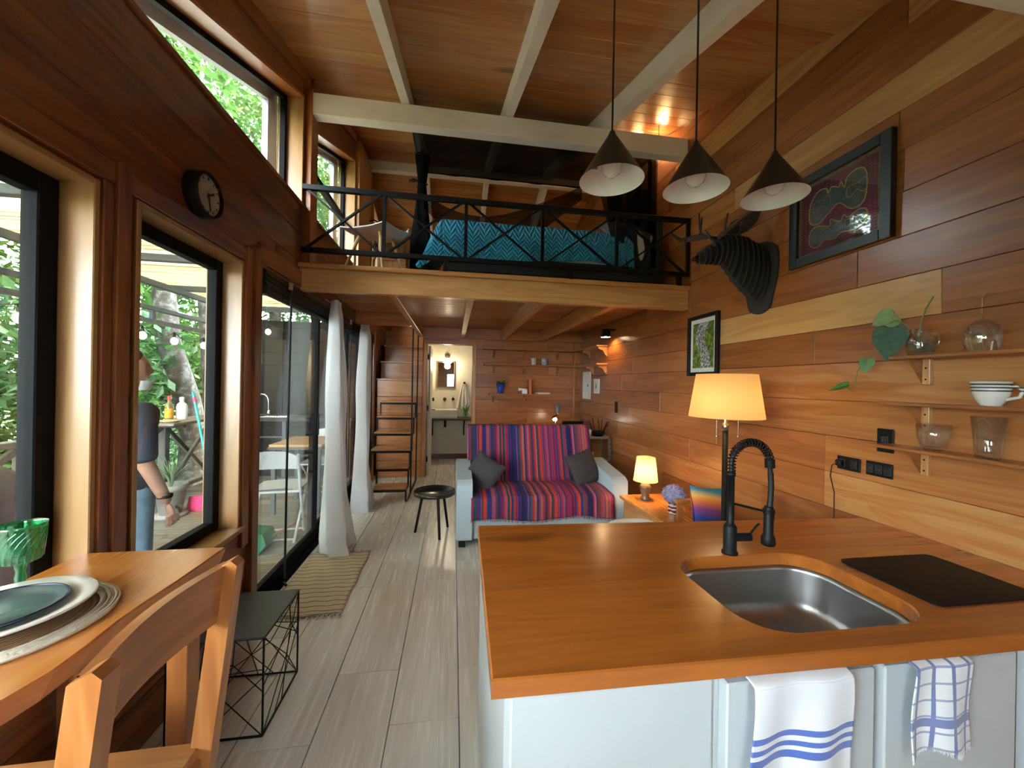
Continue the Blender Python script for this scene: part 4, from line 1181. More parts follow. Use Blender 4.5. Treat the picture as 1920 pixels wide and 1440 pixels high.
# vine in glass jug
t = thing('vine_jug', 'glass jug with trailing heart-shaped vine leaves on the wall shelf', 'plant', loc=(1.985, 1.375, 1.605))
MB().lathe([(0, .004), (.036, .002), (.044, .015), (.046, .06), (.038, .085), (.030, .095), (.034, .112), (.031, .112), (.027, .095), (.034, .083), (.042, .06), (.040, .016), (0, .010)]).build('jug', gw, t)
MB().lathe([(0, .012), (.038, .014), (.041, .05), (0, .05)]).build('water', glass('tinted_water', (.80, .88, .70), 1.33), t)
MB().tube([(0, -.034, .09), (0, -.062, .085), (0, -.068, .055), (0, -.058, .03), (0, -.042, .025)], .006, 8).build('handle', gw, t)
def heart(mb, base, tip, nrm, w_):
    base = Vector(base); tip = Vector(tip); d = tip - base; L = d.length; d.normalize(); nrm = Vector(nrm); nrm = (nrm - d * nrm.dot(d)).normalized(); sd = d.cross(nrm)
    out_ = [(0, 0), (-.10, .18), (-.06, .36), (.12, .48), (.36, .46), (.62, .30), (.85, .12), (1.0, 0)]
    vs = [base + d * L * .0, base + d * L * .35 + nrm * L * .05, base + d * L * .7 + nrm * L * .03, tip]
    Lf = [base + d * L * a - sd * w_ * b_ + nrm * L * .06 * b_ for a, b_ in out_]; Rt = [base + d * L * a + sd * w_ * b_ + nrm * L * .06 * b_ for a, b_ in out_]
    mid = [base + d * L * max(0, a) - nrm * L * .03 * math.sin(PI * max(0, a)) for a, b_ in out_]
    for S_ in (Lf, Rt):
        mb.add(mid + S_, [(i, i + 1, 8 + i + 1, 8 + i) for i in range(7)], True)
lf = NT('silver_vine_leaf'); ln = lf.noise(lf.coords(), 45, 3, .6)
lf.set(Base_Color=lf.ramp(ln, [(.40, (.018, .055, .024)), (.58, (.026, .075, .030)), (.70, (.05, .10, .05))]), Roughness=.6)
lf2 = plain('pale_leaf', (.22, .31, .13), .45, var=.15, scale=30); lf3 = plain('young_leaf', (.06, .15, .025), .4, var=.2)
for nm, a_ in enumerate([((-.03, .075, .185), (-.075, .135, .145), (-.75, -.55, .35), .105, lf2), ((-.05, .075, .125), (-.055, .085, -.025), (-.8, -.6, .15), .125, lf.m), ((-.05, .17, -.005), (-.05, .185, -.075), (-.8, -.6, .1), .06, lf3), ((-.05, .26, -.125), (-.07, .345, -.16), (-.7, -.5, .5), .04, lf3)]):
    m_ = MB(); heart(m_, *a_[:4]); m_.build('leaf', a_[4], t)
stm = plain('vine_stem', (.16, .20, .06), .5)
MB().tube([(0, 0, .05), (-.01, .02, .12), (-.04, .06, .16), (-.045, .085, .15)], .003, 6).build('stem', stm, t)
MB().tube([(0, 0, .05), (-.005, -.005, .13), (0, -.02, .2), (0, -.045, .245)], .003, 6).build('stem', stm, t)
MB().tube([(-.02, .03, .11), (-.05, .10, .04), (-.055, .17, .0), (-.05, .215, -.06), (-.05, .225, -.12), (-.05, .24, -.16), (-.05, .275, -.135)], .0022, 6).build('stem', stm, t)
# wine glass, cup, tumblers
t = lathe_thing('wine_glass', 'wine glass standing upside down on the wall shelf beside vine jug', 'glass', [(.040, 0), (.050, .04), (.052, .07), (.042, .10), (.020, .118), (.004, .125), (.0035, .20), (.008, .206), (.036, .214), (.036, .216), (0, .216), (0, .204), (.002, .12), (.018, .114), (.040, .098), (.050, .07), (.048, .04), (.0385, 0)], (1.985, 1.178, 1.605), gw, 36)
t = thing('striped_cup', 'white wide cup with three dark stripes on the wall shelf', 'cup', loc=(1.985, 1.150, 1.40))
cm = NT('striped_ceramic'); ob = cm.n('ShaderNodeTexCoord').outputs['Object']; sp = cm.n('ShaderNodeSeparateXYZ', {0: ob}).outputs
sb = band(cm, sp[2], .081, .003); sb = cm.math('MAXIMUM', sb, band(cm, sp[2], .069, .003)); sb = cm.math('MAXIMUM', sb, band(cm, sp[2], .057, .003))
cm.set(Base_Color=cm.mix(sb, (.72, .70, .64), (.07, .07, .075)), Roughness=.2)
MB().lathe([(0, .003), (.026, 0), (.028, .004), (.040, .022), (.049, .05), (.053, .092), (.050, .092), (.046, .05), (.036, .022), (0, .010)], n=40).build('bowl', cm.m, t)
MB().tube([(0, -.046, .068), (0, -.068, .074), (0, -.082, .060), (0, -.074, .036), (0, -.042, .026)], [.006, .0055, .006, .0055, .006], 10).build('handle', cm.m, t)
lathe_thing('short_tumbler', 'short rounded clear tumbler on the lowest wall shelf', 'glass', [(0, 0), (.024, 0), (.040, .020), (.049, .06), (.052, .112), (.0505, .112), (.047, .06), (.037, .024), (.02, .014), (0, .014)], (1.985, 1.322, 1.203), gw, 36)
lathe_thing('tall_tumbler', 'tall flared clear tumbler on the lowest wall shelf', 'glass', [(0, 0), (.030, 0), (.034, .010), (.046, .158), (.0445, .158), (.031, .022), (0, .020)], (1.985, 1.155, 1.203), gw, 36)

# sockets and cable
def socket(label, y0, y1, z0, z1, n_, name='wall_socket'):
    t = thing(name, label, 'socket', 'black sockets over the worktop')
    B(XR - .009, XR - .0005, y0, y1, z0, z1, b=.003).build('plate', M['black'], t)
    for i in range(n_):
        yc = y0 + (y1 - y0) * (i + .5) / n_
        f_ = B(XR - .013, XR - .009, yc - .016, yc + .016, (z0 + z1) / 2 - .022, (z0 + z1) / 2 + .022, b=.002).build('outlet', M['blackmat'], t)
        for d in (-.006, .006): B(XR - .0135, XR - .0129, yc + d - .001, yc + d + .001, (z0 + z1) / 2 - .006, (z0 + z1) / 2 + .006).build('slot', M['nickel'], f_)
    return settle(t)
socket('black double socket with a charging cable plugged in', 1.663, 1.782, 1.030, 1.10, 2)
socket('black switch plate to the right of the charging socket', 1.517, 1.636, 1.032, 1.102, 3, 'switch_plate')
socket('black upright socket tucked behind the lowest wall shelf', 1.515, 1.588, 1.155, 1.268, 1)
t = thing('charging_cable', 'thin black charging cable hanging from socket onto worktop', 'cable')
B(XR - .045, XR - .0136, 1.735, 1.765, 1.05, 1.082, b=.005).build('plug', M['black'], t)
MB().tube([(XR - .045, 1.75, 1.066), (XR - .058, 1.765, 1.05), (XR - .045, 1.785, .99), (XR - .03, 1.775, .90), (XR - .035, 1.77, .80), (XR - .04, 1.765, .70), (XR - .03, 1.76, .62)], .0028, 8).build('cord', M['blackmat'], t)
settle(t)

# ------------------------------------------------------------------ dining table corner
TZ = .88
t = thing('dining_table', 'live edge wooden table against the window wall', 'table')
edge = [(-1.172, 1.432), (-.752, 1.434), (-.754, 1.30), (-.757, 1.20), (-.764, 1.10), (-.765, 1.03), (-.757, .95), (-.755, .87), (-.775, .78), (-.79, .6), (-.78, .3), (-.8, -.1), (-1.172, -.1)]
mb = MB()
nn = len(edge); cxy = Vector((-.97, .7))
def inset(p, d): return (p[0] + (d if p[0] < cxy.x else -d), p[1] + (d if p[1] < cxy.y else -d))
rr_ = [[(*inset(p, .003), TZ) for p in edge], [(*p, TZ - .004) for p in edge], [(*inset(p, .012), TZ - .05) for p in edge]]
vs = [q for r in rr_ for q in r]
mb.add(vs, [tuple(range(nn)), tuple(range(2 * nn, 3 * nn))[::-1]] + [(k_ * nn + i, k_ * nn + (i + 1) % nn, (k_ + 1) * nn + (i + 1) % nn, (k_ + 1) * nn + i) for k_ in (0, 1) for i in range(nn)])
o = mb.build('tabletop', M['slab_y'], t); o['tone'] = .52
for (x, y) in ((-1.15, 1.33), (-.86, 1.33), (-1.15, 0), (-.88, 0)):
    o = B(x, x + .06, y, y + .06, 0, TZ - .05, b=.003).build('leg', M['wood_z'], t); o['tone'] = .4
settle(t)
# chair pulled up to the table, its back toward the room
t = thing('dining_chair', 'wooden dining chair with curved top rail at the live edge table', 'chair')
def post(y, sgn):
    pts = [(-.645, 0), (-.625, .35), (-.59, .52), (-.535, 1.0)]
    mb = MB()
    for (a, b_) in zip(pts[:-1], pts[1:]):
        pass
    prof = [(-.67, 0), (-.65, .35), (-.617, .52), (-.565, .985), (-.532, 1.003), (-.518, .99), (-.572, .50), (-.60, .34), (-.62, 0)]
    return mb.prism(prof, .036, 'y', y)
o = post(1.035, 1).build('back_post', M['wood_z'], t); o['tone'] = .50
o = post(.668, -1).build('back_post', M['wood_z'], t); o['tone'] = .50
def rail(z0, z1, x0, bow, th, tone, nm):
    def f(side):
        def g(u, v):
            z = z0 + (z1 - z0) * v; x = x0 + (z - .75) * .11 - bow * math.sin(PI * u) + side
            return (x, .68 + .38 * u, z - .018 * (1 - math.sin(PI * u)) * v * 0)
        return g
    mb = MB(); mb.grid(f(0), 24, 4).grid(f(-th), 24, 4)
    for v in (0, 1): mb.grid(lambda u, w_: Vector(f(0)(u, v)).lerp(Vector(f(-th)(u, v)), w_), 24, 1, False)
    o = mb.build(nm, M['wood_y'], t); o['tone'] = tone
rail(.855, .992, -.565, .030, .022, .46, 'top_rail')
o = MB().prism([(-1.02, .70), (-.60, .69), (-.60, 1.05), (-1.02, 1.045)], .028, 'z', .525).build('seat', M['wood_x'], t); o['tone'] = .66
o = B(-.612, -.59, .704, 1.035, .44, .525).build('seat_rail', M['wood_y'], t); o['tone'] = .5
o = B(-1.0, -.62, 1.03, 1.05, .45, .525).build('seat_rail', M['wood_x'], t); o['tone'] = .55
o = B(-1.0, -.62, .69, .71, .45, .525).build('seat_rail', M['wood_x'], t); o['tone'] = .55
for y in (.70, 1.01): o = B(-1.01, -.975, y, y + .035, 0, .525).build('front_leg', M['wood_z'], t); o['tone'] = .55
o = B(-1.0, -.62, 1.03, 1.047, .2, .235).build('stretcher', M['wood_x'], t); o['tone'] = .5
settle(t)
# place setting
rope = NT('woven_jute'); ob = rope.n('ShaderNodeTexCoord').outputs['Object']
rp = rope.n('ShaderNodeTexWave', {'Vector': ob, 'Scale': 28.0, 'Distortion': .6}, wave_type='RINGS', rings_direction='Z').outputs[1]
rd = rope.n('ShaderNodeVectorMath', {0: ob}, operation='LENGTH').outputs['Value']
rope.set(Base_Color=rope.mix(rope.math('GREATER_THAN', rd, .146), (.26, .13, .045), (.66, .60, .48)), Roughness=.9); rope.bump(rope.math('ADD', rp, rope.noise(ob, 90, 3)), .8, .006)
pc = (-.99, 1.03)
t = thing('placemat', 'round jute placemat with cream rope border on the table', 'placemat', loc=(pc[0], pc[1], TZ))
MB().lathe([(0, .006), (.146, .007)], n=64).build('woven_centre', rope.m, t)
for i in range(3):
    r = .152 + .0125 * i
    MB().tube([(r * math.cos(a), r * math.sin(a), .0065) for a in [2 * PI * k_ / 72 for k_ in range(73)]], .0068, 8, False).build('rope_ring', rope.m, t)
t = thing('dinner_plate', 'white rimmed dinner plate under the grey plate', 'plate', 'plates of the place setting', loc=(pc[0] - .01, pc[1] + .005, TZ + .0135))
MB().lathe([(0, .004), (.07, .004), (.085, 0), (.088, .004), (.125, .018), (.148, .024), (.149, .027), (.146, .029), (.10, .016), (.085, .010), (0, .010)], n=64).build('body', plain('cream_glaze', (.68, .67, .62), .18, var=.02), t)
t = thing('side_plate', 'dark grey green plate with navy rim stacked on the white plate', 'plate', 'plates of the place setting', loc=(pc[0] - .015, pc[1] + .002, TZ + .0242))
MB().lathe([(0, 0), (.070, 0), (.08, .004), (.104, .016), (.107, .017), (.1075, .0195), (.105, .020), (.099, .018), (.09, .012), (.078, .006), (0, .006)], n=64).build('body', plain('grey_green_glaze', (.055, .075, .075), .2, var=.06, scale=14), t)
MB().tube([(.1045 * math.cos(a), .1045 * math.sin(a), .019) for a in [2 * PI * k_ / 64 for k_ in range(65)]], .0028, 8, False).build('rim', plain('navy_glaze', (.010, .014, .045), .2), t)
t = thing('green_goblet', 'embossed green glass goblet standing on the table', 'goblet', loc=(-1.118, 1.195, TZ))
MB().lathe([(0, 0), (.040, 0), (.041, .003), (.010, .012), (.008, .02), (.011, .035), (.008, .052), (.012, .07)], n=32).build('foot', M['greenglass'], t)
MB().lathe([(.012, .07), (.036, .082), (.042, .11), (.046, .172), (.0475, .178), (.0455, .178), (.044, .172), (.039, .11), (.033, .087), (0, .08)], n=40).build('bowl', M['greenglass'], t)
mb = MB()
for i in range(20):
    a = 2 * PI * i / 20
    mb.tube([((.0375 + .008 * q) * math.cos(a + .9 * q * q), (.0375 + .008 * q) * math.sin(a + .9 * q * q), .085 + .08 * q) for q in [k_ / 8 for k_ in range(9)]], .0022, 6)
mb.build('embossing', M['greenglass'], t)

# clock
t = thing('wall_clock', 'black rimmed round clock with grey dial on the window wall', 'clock')
Mx = Matrix.Rotation(PI / 2, 4, 'Y')
cc = Vector((XL, 1.965, 2.292))
MB().lathe([(0, 0), (.100, 0), (.103, .004), (.103, .056), (.100, .060), (.090, .060), (.088, .046), (0, .046)], cc, 48, M=Mx).build('case', M['black'], t)
MB().lathe([(0, .0475), (.088, .0475)], cc, 48, M=Mx).build('dial', plain('grey_dial', (.40, .37, .34), .35, var=.04), t)
for k_ in range(12):
    a = 2 * PI * k_ / 12
    d = Vector((0, math.sin(a), math.cos(a)))
    o = MB().obox(cc + Vector((.0485, 0, 0)) + d * .070, cc + Vector((.0485, 0, 0)) + d * (.081 if k_ % 3 else .083), .004 if k_ % 3 else .008, .002, up=(1, 0, 0)).build('hour_mark', M['blackmat'], t)
for a, L, w_ in ((math.radians(58), .045, .009), (math.radians(168), .068, .006)):
    d = Vector((0, math.sin(a), math.cos(a)))
    MB().obox(cc + Vector((.051, 0, 0)) - d * .012, cc + Vector((.051, 0, 0)) + d * L, w_, .002, up=(1, 0, 0)).build('hand', M['blackmat'], t)
MB().lathe([(.0, .0585), (.0895, .0585)], cc, 40, M=Mx).build('cover_glass', M['glass'], t)
settle(t)

# wire side table
t = thing('wire_side_table', 'black side table with square metal top and criss-cross wire base', 'side table')
x0, x1, y0, y1, zt_ = -1.10, -.735, 1.685, 2.05, .41
B(x0, x1, y0, y1, zt_ - .006, zt_, b=.002).build('top', plain('satin_black_top', (.022, .025, .030), .38), t)
cs = [(x0 + .006, y0 + .006), (x1 - .006, y0 + .006), (x1 - .006, y1 - .006), (x0 + .006, y1 - .006)]
mb = MB()
for i in range(4):
    a, b_ = cs[i], cs[(i + 1) % 4]
    mb.tube([(*a, .005), (*b_, .005)], .0045, 6).tube([(*a, zt_ - .01), (*b_, zt_ - .01)], .0045, 6).tube([(*a, .005), (*a, zt_ - .006)], .0045, 6)
mb.build('frame', M['black'], t)
rg = random.Random(5)
for i in range(4):
    a, b_ = Vector((*cs[i], 0)), Vector((*cs[(i + 1) % 4], 0))
    def F(u, v): return a.lerp(b_, u) + Vector((0, 0, .005 + (zt_ - .015) * v))
    c0 = F(rg.uniform(.35, .65), rg.uniform(.3, .5))
    mb = MB()
    for q in ((0, 0), (1, 0), (0, 1), (1, 1)): mb.tube([F(*q), c0], .0022, 5)
    c1 = F(rg.uniform(.2, .8), .75)
    for q in ((0, .5), (1, .45), (.5, 0), (.7, 1)): mb.tube([F(*q), c1], .0022, 5)
    mb.tube([F(0, .62), F(1, .68)], .0022, 5); mb.tube([F(.3, 0), F(1, .6)], .0022, 5)
    mb.build('wire_side', M['black'], t)
settle(t)

# ------------------------------------------------------------------ rug, blind, curtains
t = thing('striped_rug', 'beige cotton rug with thin dark stripes by the sliding door', 'rug')
rm = NT('rag_rug'); ob = rm.n('ShaderNodeTexCoord').outputs['Object']; sp = rm.n('ShaderNodeSeparateXYZ', {0: ob}).outputs
wob = rm.math('ADD', sp[1], rm.math('MULTIPLY', rm.noise(ob, 9, 3), .018))
fr_ = rm.math('FRACT', rm.math('MULTIPLY', wob, 18.0)); n5 = rm.noise(rm.n('ShaderNodeMapping', {0: ob, 3: (6, 160, 1)}).outputs[0], 1, 3)
stp = rm.math('MULTIPLY', rm.math('LESS_THAN', fr_, rm.math('ADD', .06, rm.math('MULTIPLY', n5, .16))), .9)
rm.set(Base_Color=rm.mix(stp, rm.mix(n5, (.40, .31, .21), (.60, .50, .37)), (.10, .055, .04)), Roughness=.95); rm.bump(n5, .6, .006)
rx0, rx1, ry0, ry1 = -1.135, -.668, 2.52, 3.40
MB().grid(lambda u, v: (rx0 + (rx1 - rx0) * u + .006 * math.sin(v * 17), ry0 + (ry1 - ry0) * v + .012 * math.sin(u * 9) * (1 if v in (0, 1) else .4), .007 + .0025 * math.sin(u * 21 + v * 13)), 24, 60).build('weave', rm.m, t).modifiers.new('thick', 'SOLIDIFY').thickness = .005
mb = MB()
for ye, s_ in ((ry0, -1), (ry1, 1)):
    for i in range(26):
        x = rx0 + (rx1 - rx0) * i / 25; L = rnd.uniform(.03, .055); dx = rnd.uniform(-.025, .025)
        mb.tube([(x, ye, .006), (x + dx * .4, ye + s_ * L * .5, .006 + rnd.uniform(0, .006)), (x + dx, ye + s_ * L, .004)], [.0045, .004, .003], 5)
o = mb.build('fringe', rm.m, t); o['kind'] = 'stuff'
settle(t)

t = thing('roman_blind', 'dark bamboo blind rolled up along the head of sliding door', 'blind')
sl = plain('dark_bamboo', (.018, .016, .014), .6, var=.5, scale=40)
i = 0
for z in [2.142 - .012 * k_ for k_ in range(13)]:
    B(XL - .018 + .003 * (i % 2), XL + .012 + .006 * (i % 3), 2.60, 5.88, z - .010, z, b=.002).build('slat', sl, t); i += 1
for y, zb_ in ((2.93, .03), (4.55, .35)):
    MB().tube([(XL + .03, y, 2.13), (XL + .034, y, 2.05), (XL + .03, y - .01, 1.0), (XL + .03, y - .015, zb_ + .02)], .008 if y < 3 else .006, 8).build('pull_cord', M['blackmat'], t)
    B(XL + .02, XL + .04, y - .012, y + .012, 2.085, 2.135).build('cord_clip', plain('tan_tape', (.45, .27, .15), .6), t)
MB().tube([(XL + .03, 2.90, .03), (XL + .055, 2.88, .02)], .009, 8).build('cord_tassel', M['blackmat'], t)
settle(t)

cur = sheer('white_voile', (.93, .94, .97), .88, .5, 500)
def curtain(label, yt, prof, folds, seed):
    """prof: list of (z, x centre, y centre, half width y, half depth x)"""
    rg = random.Random(seed); phs = [rg.uniform(0, 6.28) for _ in range(4)]
    def S_(v):
        z = prof[0][0] + (prof[-1][0] - prof[0][0]) * v
        for a, b_ in zip(prof[:-1], prof[1:]):
            if z >= b_[0] - 1e-9:
                q = (a[0] - z) / (a[0] - b_[0]); q = q * q * (3 - 2 * q)
                return [z] + [a[i] + (b_[i] - a[i]) * q for i in range(1, 5)]
        return list(prof[-1])
    def f(u, v):
        z, xc, yc, hw, hd = S_(v)
        s_ = (u - .5) * 2
        dep = math.sin(u * folds * 2 * PI + .6 * math.sin(v * 3 + phs[0])) * .65 + .35 * math.sin(u * folds * 4.3 * PI + phs[1])
        return Vector((xc + hd * dep + .01 * math.sin(v * 9 + u * 5 + phs[2]), yc + hw * s_ + .25 * hw * math.cos(u * folds * 2 * PI + phs[3]), z + (.012 * math.sin(u * 19 + phs[1]) if v > .97 else 0)))
    t = thing('voile_curtain', label, 'curtain', 'white voile curtains at the sliding door')
    MB().grid(f, 150, 70).build('cloth', cur, t)
    z, xc, yc, hw, hd = S_(0)
    MB().tube([(XL + .03, yc - hw - .02, z - .005), (XL + .03, yc + hw + .02, z - .005)], .006, 8).build('rod', M['white'], t)
    return settle(t)
curtain('white voile curtain gathered beside the rug', 3.73, [(2.185, -1.09, 3.78, .08, .045), (2.0, -1.085, 3.77, .12, .06), (1.2, -1.05, 3.70, .15, .085), (.5, -1.02, 3.60, .18, .105), (.12, -.98, 3.53, .20, .13), (.015, -.95, 3.48, .18, .14)], 5, 2)
curtain('white voile curtain gathered near the stairs', 4.88, [(2.17, -1.09, 4.98, .08, .045), (2.0, -1.085, 4.98, .12, .06), (1.2, -1.07, 4.86, .14, .075), (.5, -1.04, 4.68, .16, .09), (.1, -1.0, 4.58, .17, .11), (.012, -.98, 4.56, .16, .11)], 5, 9)

# ------------------------------------------------------------------ sofa
fab = plain('pale_blue_grey_fabric', (.42, .50, .54), .9, var=.05, scale=220, bump=.15)
t = thing('sofa', 'pale grey-blue two seat sofa with angled arms behind the peninsula', 'sofa')
def arm(x0, x1):
    pr_ = [(3.40, .055), (4.25, .055), (4.25, .62), (4.05, .655), (3.47, .585), (3.41, .555)]
    mb = MB().prism(pr_, x1 - x0, 'x', x0)
    o = mb.build('arm', fab, t); b_ = o.modifiers.new('round', 'BEVEL'); b_.width = .03; b_.segments = 3; b_.limit_method = 'ANGLE'
arm(.045, .185); arm(1.49, 1.64)
B(.185, 1.49, 3.44, 4.2, .055, .30, b=.02).build('base', fab, t)
B(.188, 1.487, 3.42, 4.05, .30, .425, b=.035).build('seat_cushion', fab, t)
MB().prism([(3.98, .30), (4.25, .30), (4.30, .975), (4.16, .975)], 1.34, 'x', .168).build('backrest', fab, t).modifiers.new('round', 'BEVEL').width = .02
for (x, y) in ((.07, 3.42), (1.55, 3.42), (.07, 4.18), (1.55, 4.18)): B(x, x + .06, y, y + .05, 0, .056).build('foot', M['black'], t)
settle(t)
tm = NT('striped_throw'); ob = tm.n('ShaderNodeTexCoord').outputs['Object']; sp = tm.n('ShaderNodeSeparateXYZ', {0: ob}).outputs
xx = tm.math('ADD', sp[0], tm.math('MULTIPLY', tm.math('SUBTRACT', tm.noise(ob, 5, 3), .5), .006))
rg = random.Random(21)
pal = [(.40, .01, .08), (.07, .02, .09), (.015, .018, .13), (.01, .014, .08), (.035, .075, .04), (.22, .03, .08), (.55, .04, .015), (.48, .012, .04), (.28, .08, .12), (.03, .025, .16), (.06, .085, .06), (.16, .01, .08), (.42, .13, .07), (.30, .20, .32), (.02, .05, .05)]
stops = []; p = 0.0
while p < .985 and len(stops) < 31:
    stops.append((p, pal[rg.randrange(len(pal))])); p += rg.choice((.018, .026, .034, .044))
r1_ = tm.ramp(tm.math('FRACT', tm.math('MULTIPLY', xx, 1.55)), stops, 'CONSTANT')
stops2 = []; p = 0.0
while p < .985 and len(stops2) < 31:
    stops2.append((p, pal[rg.randrange(len(pal))])); p += rg.choice((.02, .03, .05))
r2_ = tm.ramp(tm.math('FRACT', tm.math('MULTIPLY', xx, 2.37)), stops2, 'CONSTANT')
pick = tm.math('GREATER_THAN', tm.math('FRACT', tm.math('MULTIPLY', xx, 11.3)), .62)
fine_ = tm.math('MULTIPLY', tm.math('LESS_THAN', tm.math('FRACT', tm.math('MULTIPLY', xx, 90.0)), .25), .25)
col = tm.mix(fine_, tm.mix(pick, r1_, r2_), (.06, .03, .07))
tm.set(Base_Color=col, Roughness=.9); tm.bump(tm.noise(ob, 260, 3), .3, .003)
t = thing('striped_throw', 'multicoloured striped woven throw covering sofa back and seat', 'throw')
def throw(u, v):
    # v along the length: over the back, down the backrest, along the seat, down the front
    keys = [(0, 4.33, .62), (.10, 4.325, .95), (.13, 4.26, .993), (.17, 4.15, .988), (.48, 3.955, .46), (.52, 3.92, .437), (.75, 3.60, .445), (.86, 3.42, .430), (.89, 3.395, .40), (1.0, 3.385, .235)]
    for a, b_ in zip(keys[:-1], keys[1:]):
        if v <= b_[0] + 1e-9:
            q = (v - a[0]) / (b_[0] - a[0]); y = a[1] + (b_[1] - a[1]) * q; z = a[2] + (b_[2] - a[2]) * q; break
    x = .165 + (1.345) * u
    if v > .52: x = .175 + 1.325 * u + .012 * math.sin(v * 20) * 0
    w_ = max(0, v - .55)
    bul = .022 * math.sin(PI * min(1, (v - .52) / .34)) * abs(math.sin(2 * PI * u)) ** .7 if .52 < v < .86 else 0
    wr_ = .006 * mnoise.noise(Vector((u * 7, v * 7, 1))) * (1 if v > .45 else .3)
    hem = .018 * math.sin(u * 11) * w_ * 2 if v > .9 else 0
    return Vector((x + .01 * mnoise.noise(Vector((u * 5, v * 6, 4))) * w_, y - .006 + (.012 * math.sin(u * 37) + .008 * math.sin(u * 71)) * w_ * (1 if v > .88 else .15), z + .006 + bul + wr_ + hem))
mb = MB().grid(throw, 120, 110)
o = mb.build('cloth', tm.m, t); s_ = o.modifiers.new('thick', 'SOLIDIFY'); s_.thickness = .006; s_.offset = 1
mb = MB()
for i in range(130):
    p = throw(i / 129, 1.0); mb.tube([p, p + Vector((rnd.uniform(-.006, .006), rnd.uniform(-.004, .002), -rnd.uniform(.012, .028)))], .002, 4)
o = mb.build('fringe', tm.m, t); o['kind'] = 'stuff'
settle(t)
def pillow(name, label, w_, h_, th, loc, rot, mat, cat='cushion', group=None):
    def f(side):
        def g(u, v):
            a, b_ = 2 * u - 1, 2 * v - 1
            k_ = (1 - abs(a) ** 2.6) * (1 - abs(b_) ** 2.6)
            pin = 1 - .07 * (1 - abs(a) ** 2) * abs(b_) ** 3 - .07 * (1 - abs(b_) ** 2) * abs(a) ** 3
            return Vector((a * w_ / 2 * (1 - .06 * (1 - a * a) * abs(b_) ** 3 * 0) * pin, side * (th / 2 * k_ ** .55 + .002) + .006 * mnoise.noise(Vector((a * 3, b_ * 3, side))) * k_, b_ * h_ / 2 * pin))
        return g
    mb = MB().grid(f(1), 22, 22).grid(f(-1), 22, 22)
    o = mb.build(name, mat); o.location = loc; o.rotation_euler = rot
    return tag(o, label, cat, group)
dg = plain('charcoal_linen', (.045, .042, .042), .95, var=.12, scale=260, bump=.25)
pillow('grey_cushion', 'charcoal cushion leaning on the sofa arm by the round tray table', .34, .34, .13, (.30, 3.70, .585), (math.radians(-28), math.radians(24), math.radians(-38)), dg, group='charcoal sofa cushions')
pillow('grey_cushion', 'charcoal cushion leaning on the sofa arm by the side table lamp', .37, .35, .13, (1.335, 3.78, .60), (math.radians(-24), math.radians(-10), math.radians(28)), dg, group='charcoal sofa cushions')

# round tray table
t = thing('tray_table', 'small round black tray table with three legs by the sofa', 'side table')
cx_, cy_ = -.160, 3.78
MB().lathe([(0, .375), (.19, .375), (.197, .379), (.198, .412), (.192, .412), (.190, .384), (0, .384)], (cx_, cy_, 0), 48).build('tray', plain('black_tray', (.012, .012, .012), .25, spec=.6), t)
for (x, y) in ((-.341, 3.809), (-.101, 3.604), (-.031, 3.917)):
    d = Vector((x - cx_, y - cy_, 0)); MB().tube([Vector((cx_, cy_, .377)) + d * .62, Vector((x, y, 0))], [.014, .012], 10).build('leg', M['black'], t)
settle(t)

# ------------------------------------------------------------------ side table, lamps
SZ = .455
t = thing('wood_side_table', 'honey wood side table with drawer front beside the sofa', 'side table')
o = B(1.52, 2.03, 2.62, 3.33, SZ - .03, SZ, b=.004).build('top', M['slab_y'], t); o['tone'] = .66
o = B(1.55, 2.02, 2.66, 3.30, .12, SZ - .03, b=.003).build('body', M['wood_y'], t); o['tone'] = .62
o = B(1.538, 1.551, 2.69, 3.27, .27, SZ - .04, b=.003).build('drawer_front', M['wood_y'], t); o['tone'] = .72
for (x, y) in ((1.56, 2.67), (1.97, 2.67), (1.56, 3.25), (1.97, 3.25)): o = B(x, x + .04, y, y + .04, 0, .12).build('leg', M['wood_z'], t); o['tone'] = .5
settle(t)
def shade_mat(name, col, strength):
    s_ = NT(name)
    df = s_.n('ShaderNodeBsdfDiffuse', {'Color': (*col, 1)}); tl = s_.n('ShaderNodeBsdfTranslucent', {'Color': (*col, 1)})
    wv = s_.noise(s_.coords(), 260, 2)
    m1 = s_.n('ShaderNodeMixShader', {0: .62, 1: df.outputs[0], 2: tl.outputs[0]})
    bp = s_.n('ShaderNodeBump', {'Strength': .1, 'Distance': .002, 'Height': wv})
    s_.t.links.new(bp.outputs[0], df.inputs['Normal'])
    s_.t.links.new(m1.outputs[0], s_.o.inputs[0]); return s_.m
WARM = (1.0, .60, .25)
t = thing('table_lamp', 'small lit table lamp with cream shade and bronze vase base', 'lamp')
lx, ly = 1.69, 3.17
MB().lathe([(0, 0), (.042, 0), (.043, .012), (.032, .03), (.036, .06), (.050, .10), (.052, .115), (.034, .138), (.022, .146), (.022, .155), (0, .155)], (lx, ly, SZ), 32).build('base', plain('bronze_glaze', (.16, .11, .06), .25, var=.15), t)
MB().lathe([(.103, .165), (.078, .372)], (lx, ly, SZ), 40).build('shade', shade_mat('cream_shade', (.54, .43, .27), 1), t)
MB().sphere((lx, ly, SZ + .25), .026, 12, 8).build('bulb', emit('lamp_bulb', (1, .70, .36), 18.0), t)
MB().tube([(lx, ly, SZ + .15), (lx, ly, SZ + .225)], .010, 8).build('stem', M['nickel'], t)
settle(t)
light('POINT', 'table_lamp_light', (lx, ly, SZ + .25), 10.0, (1, .52, .19), .03)
t = thing('flower_vase', 'lilac hydrangea bunch in a red jar with white lettering stripes', 'flowers')
vx, vy = 1.735, 2.80
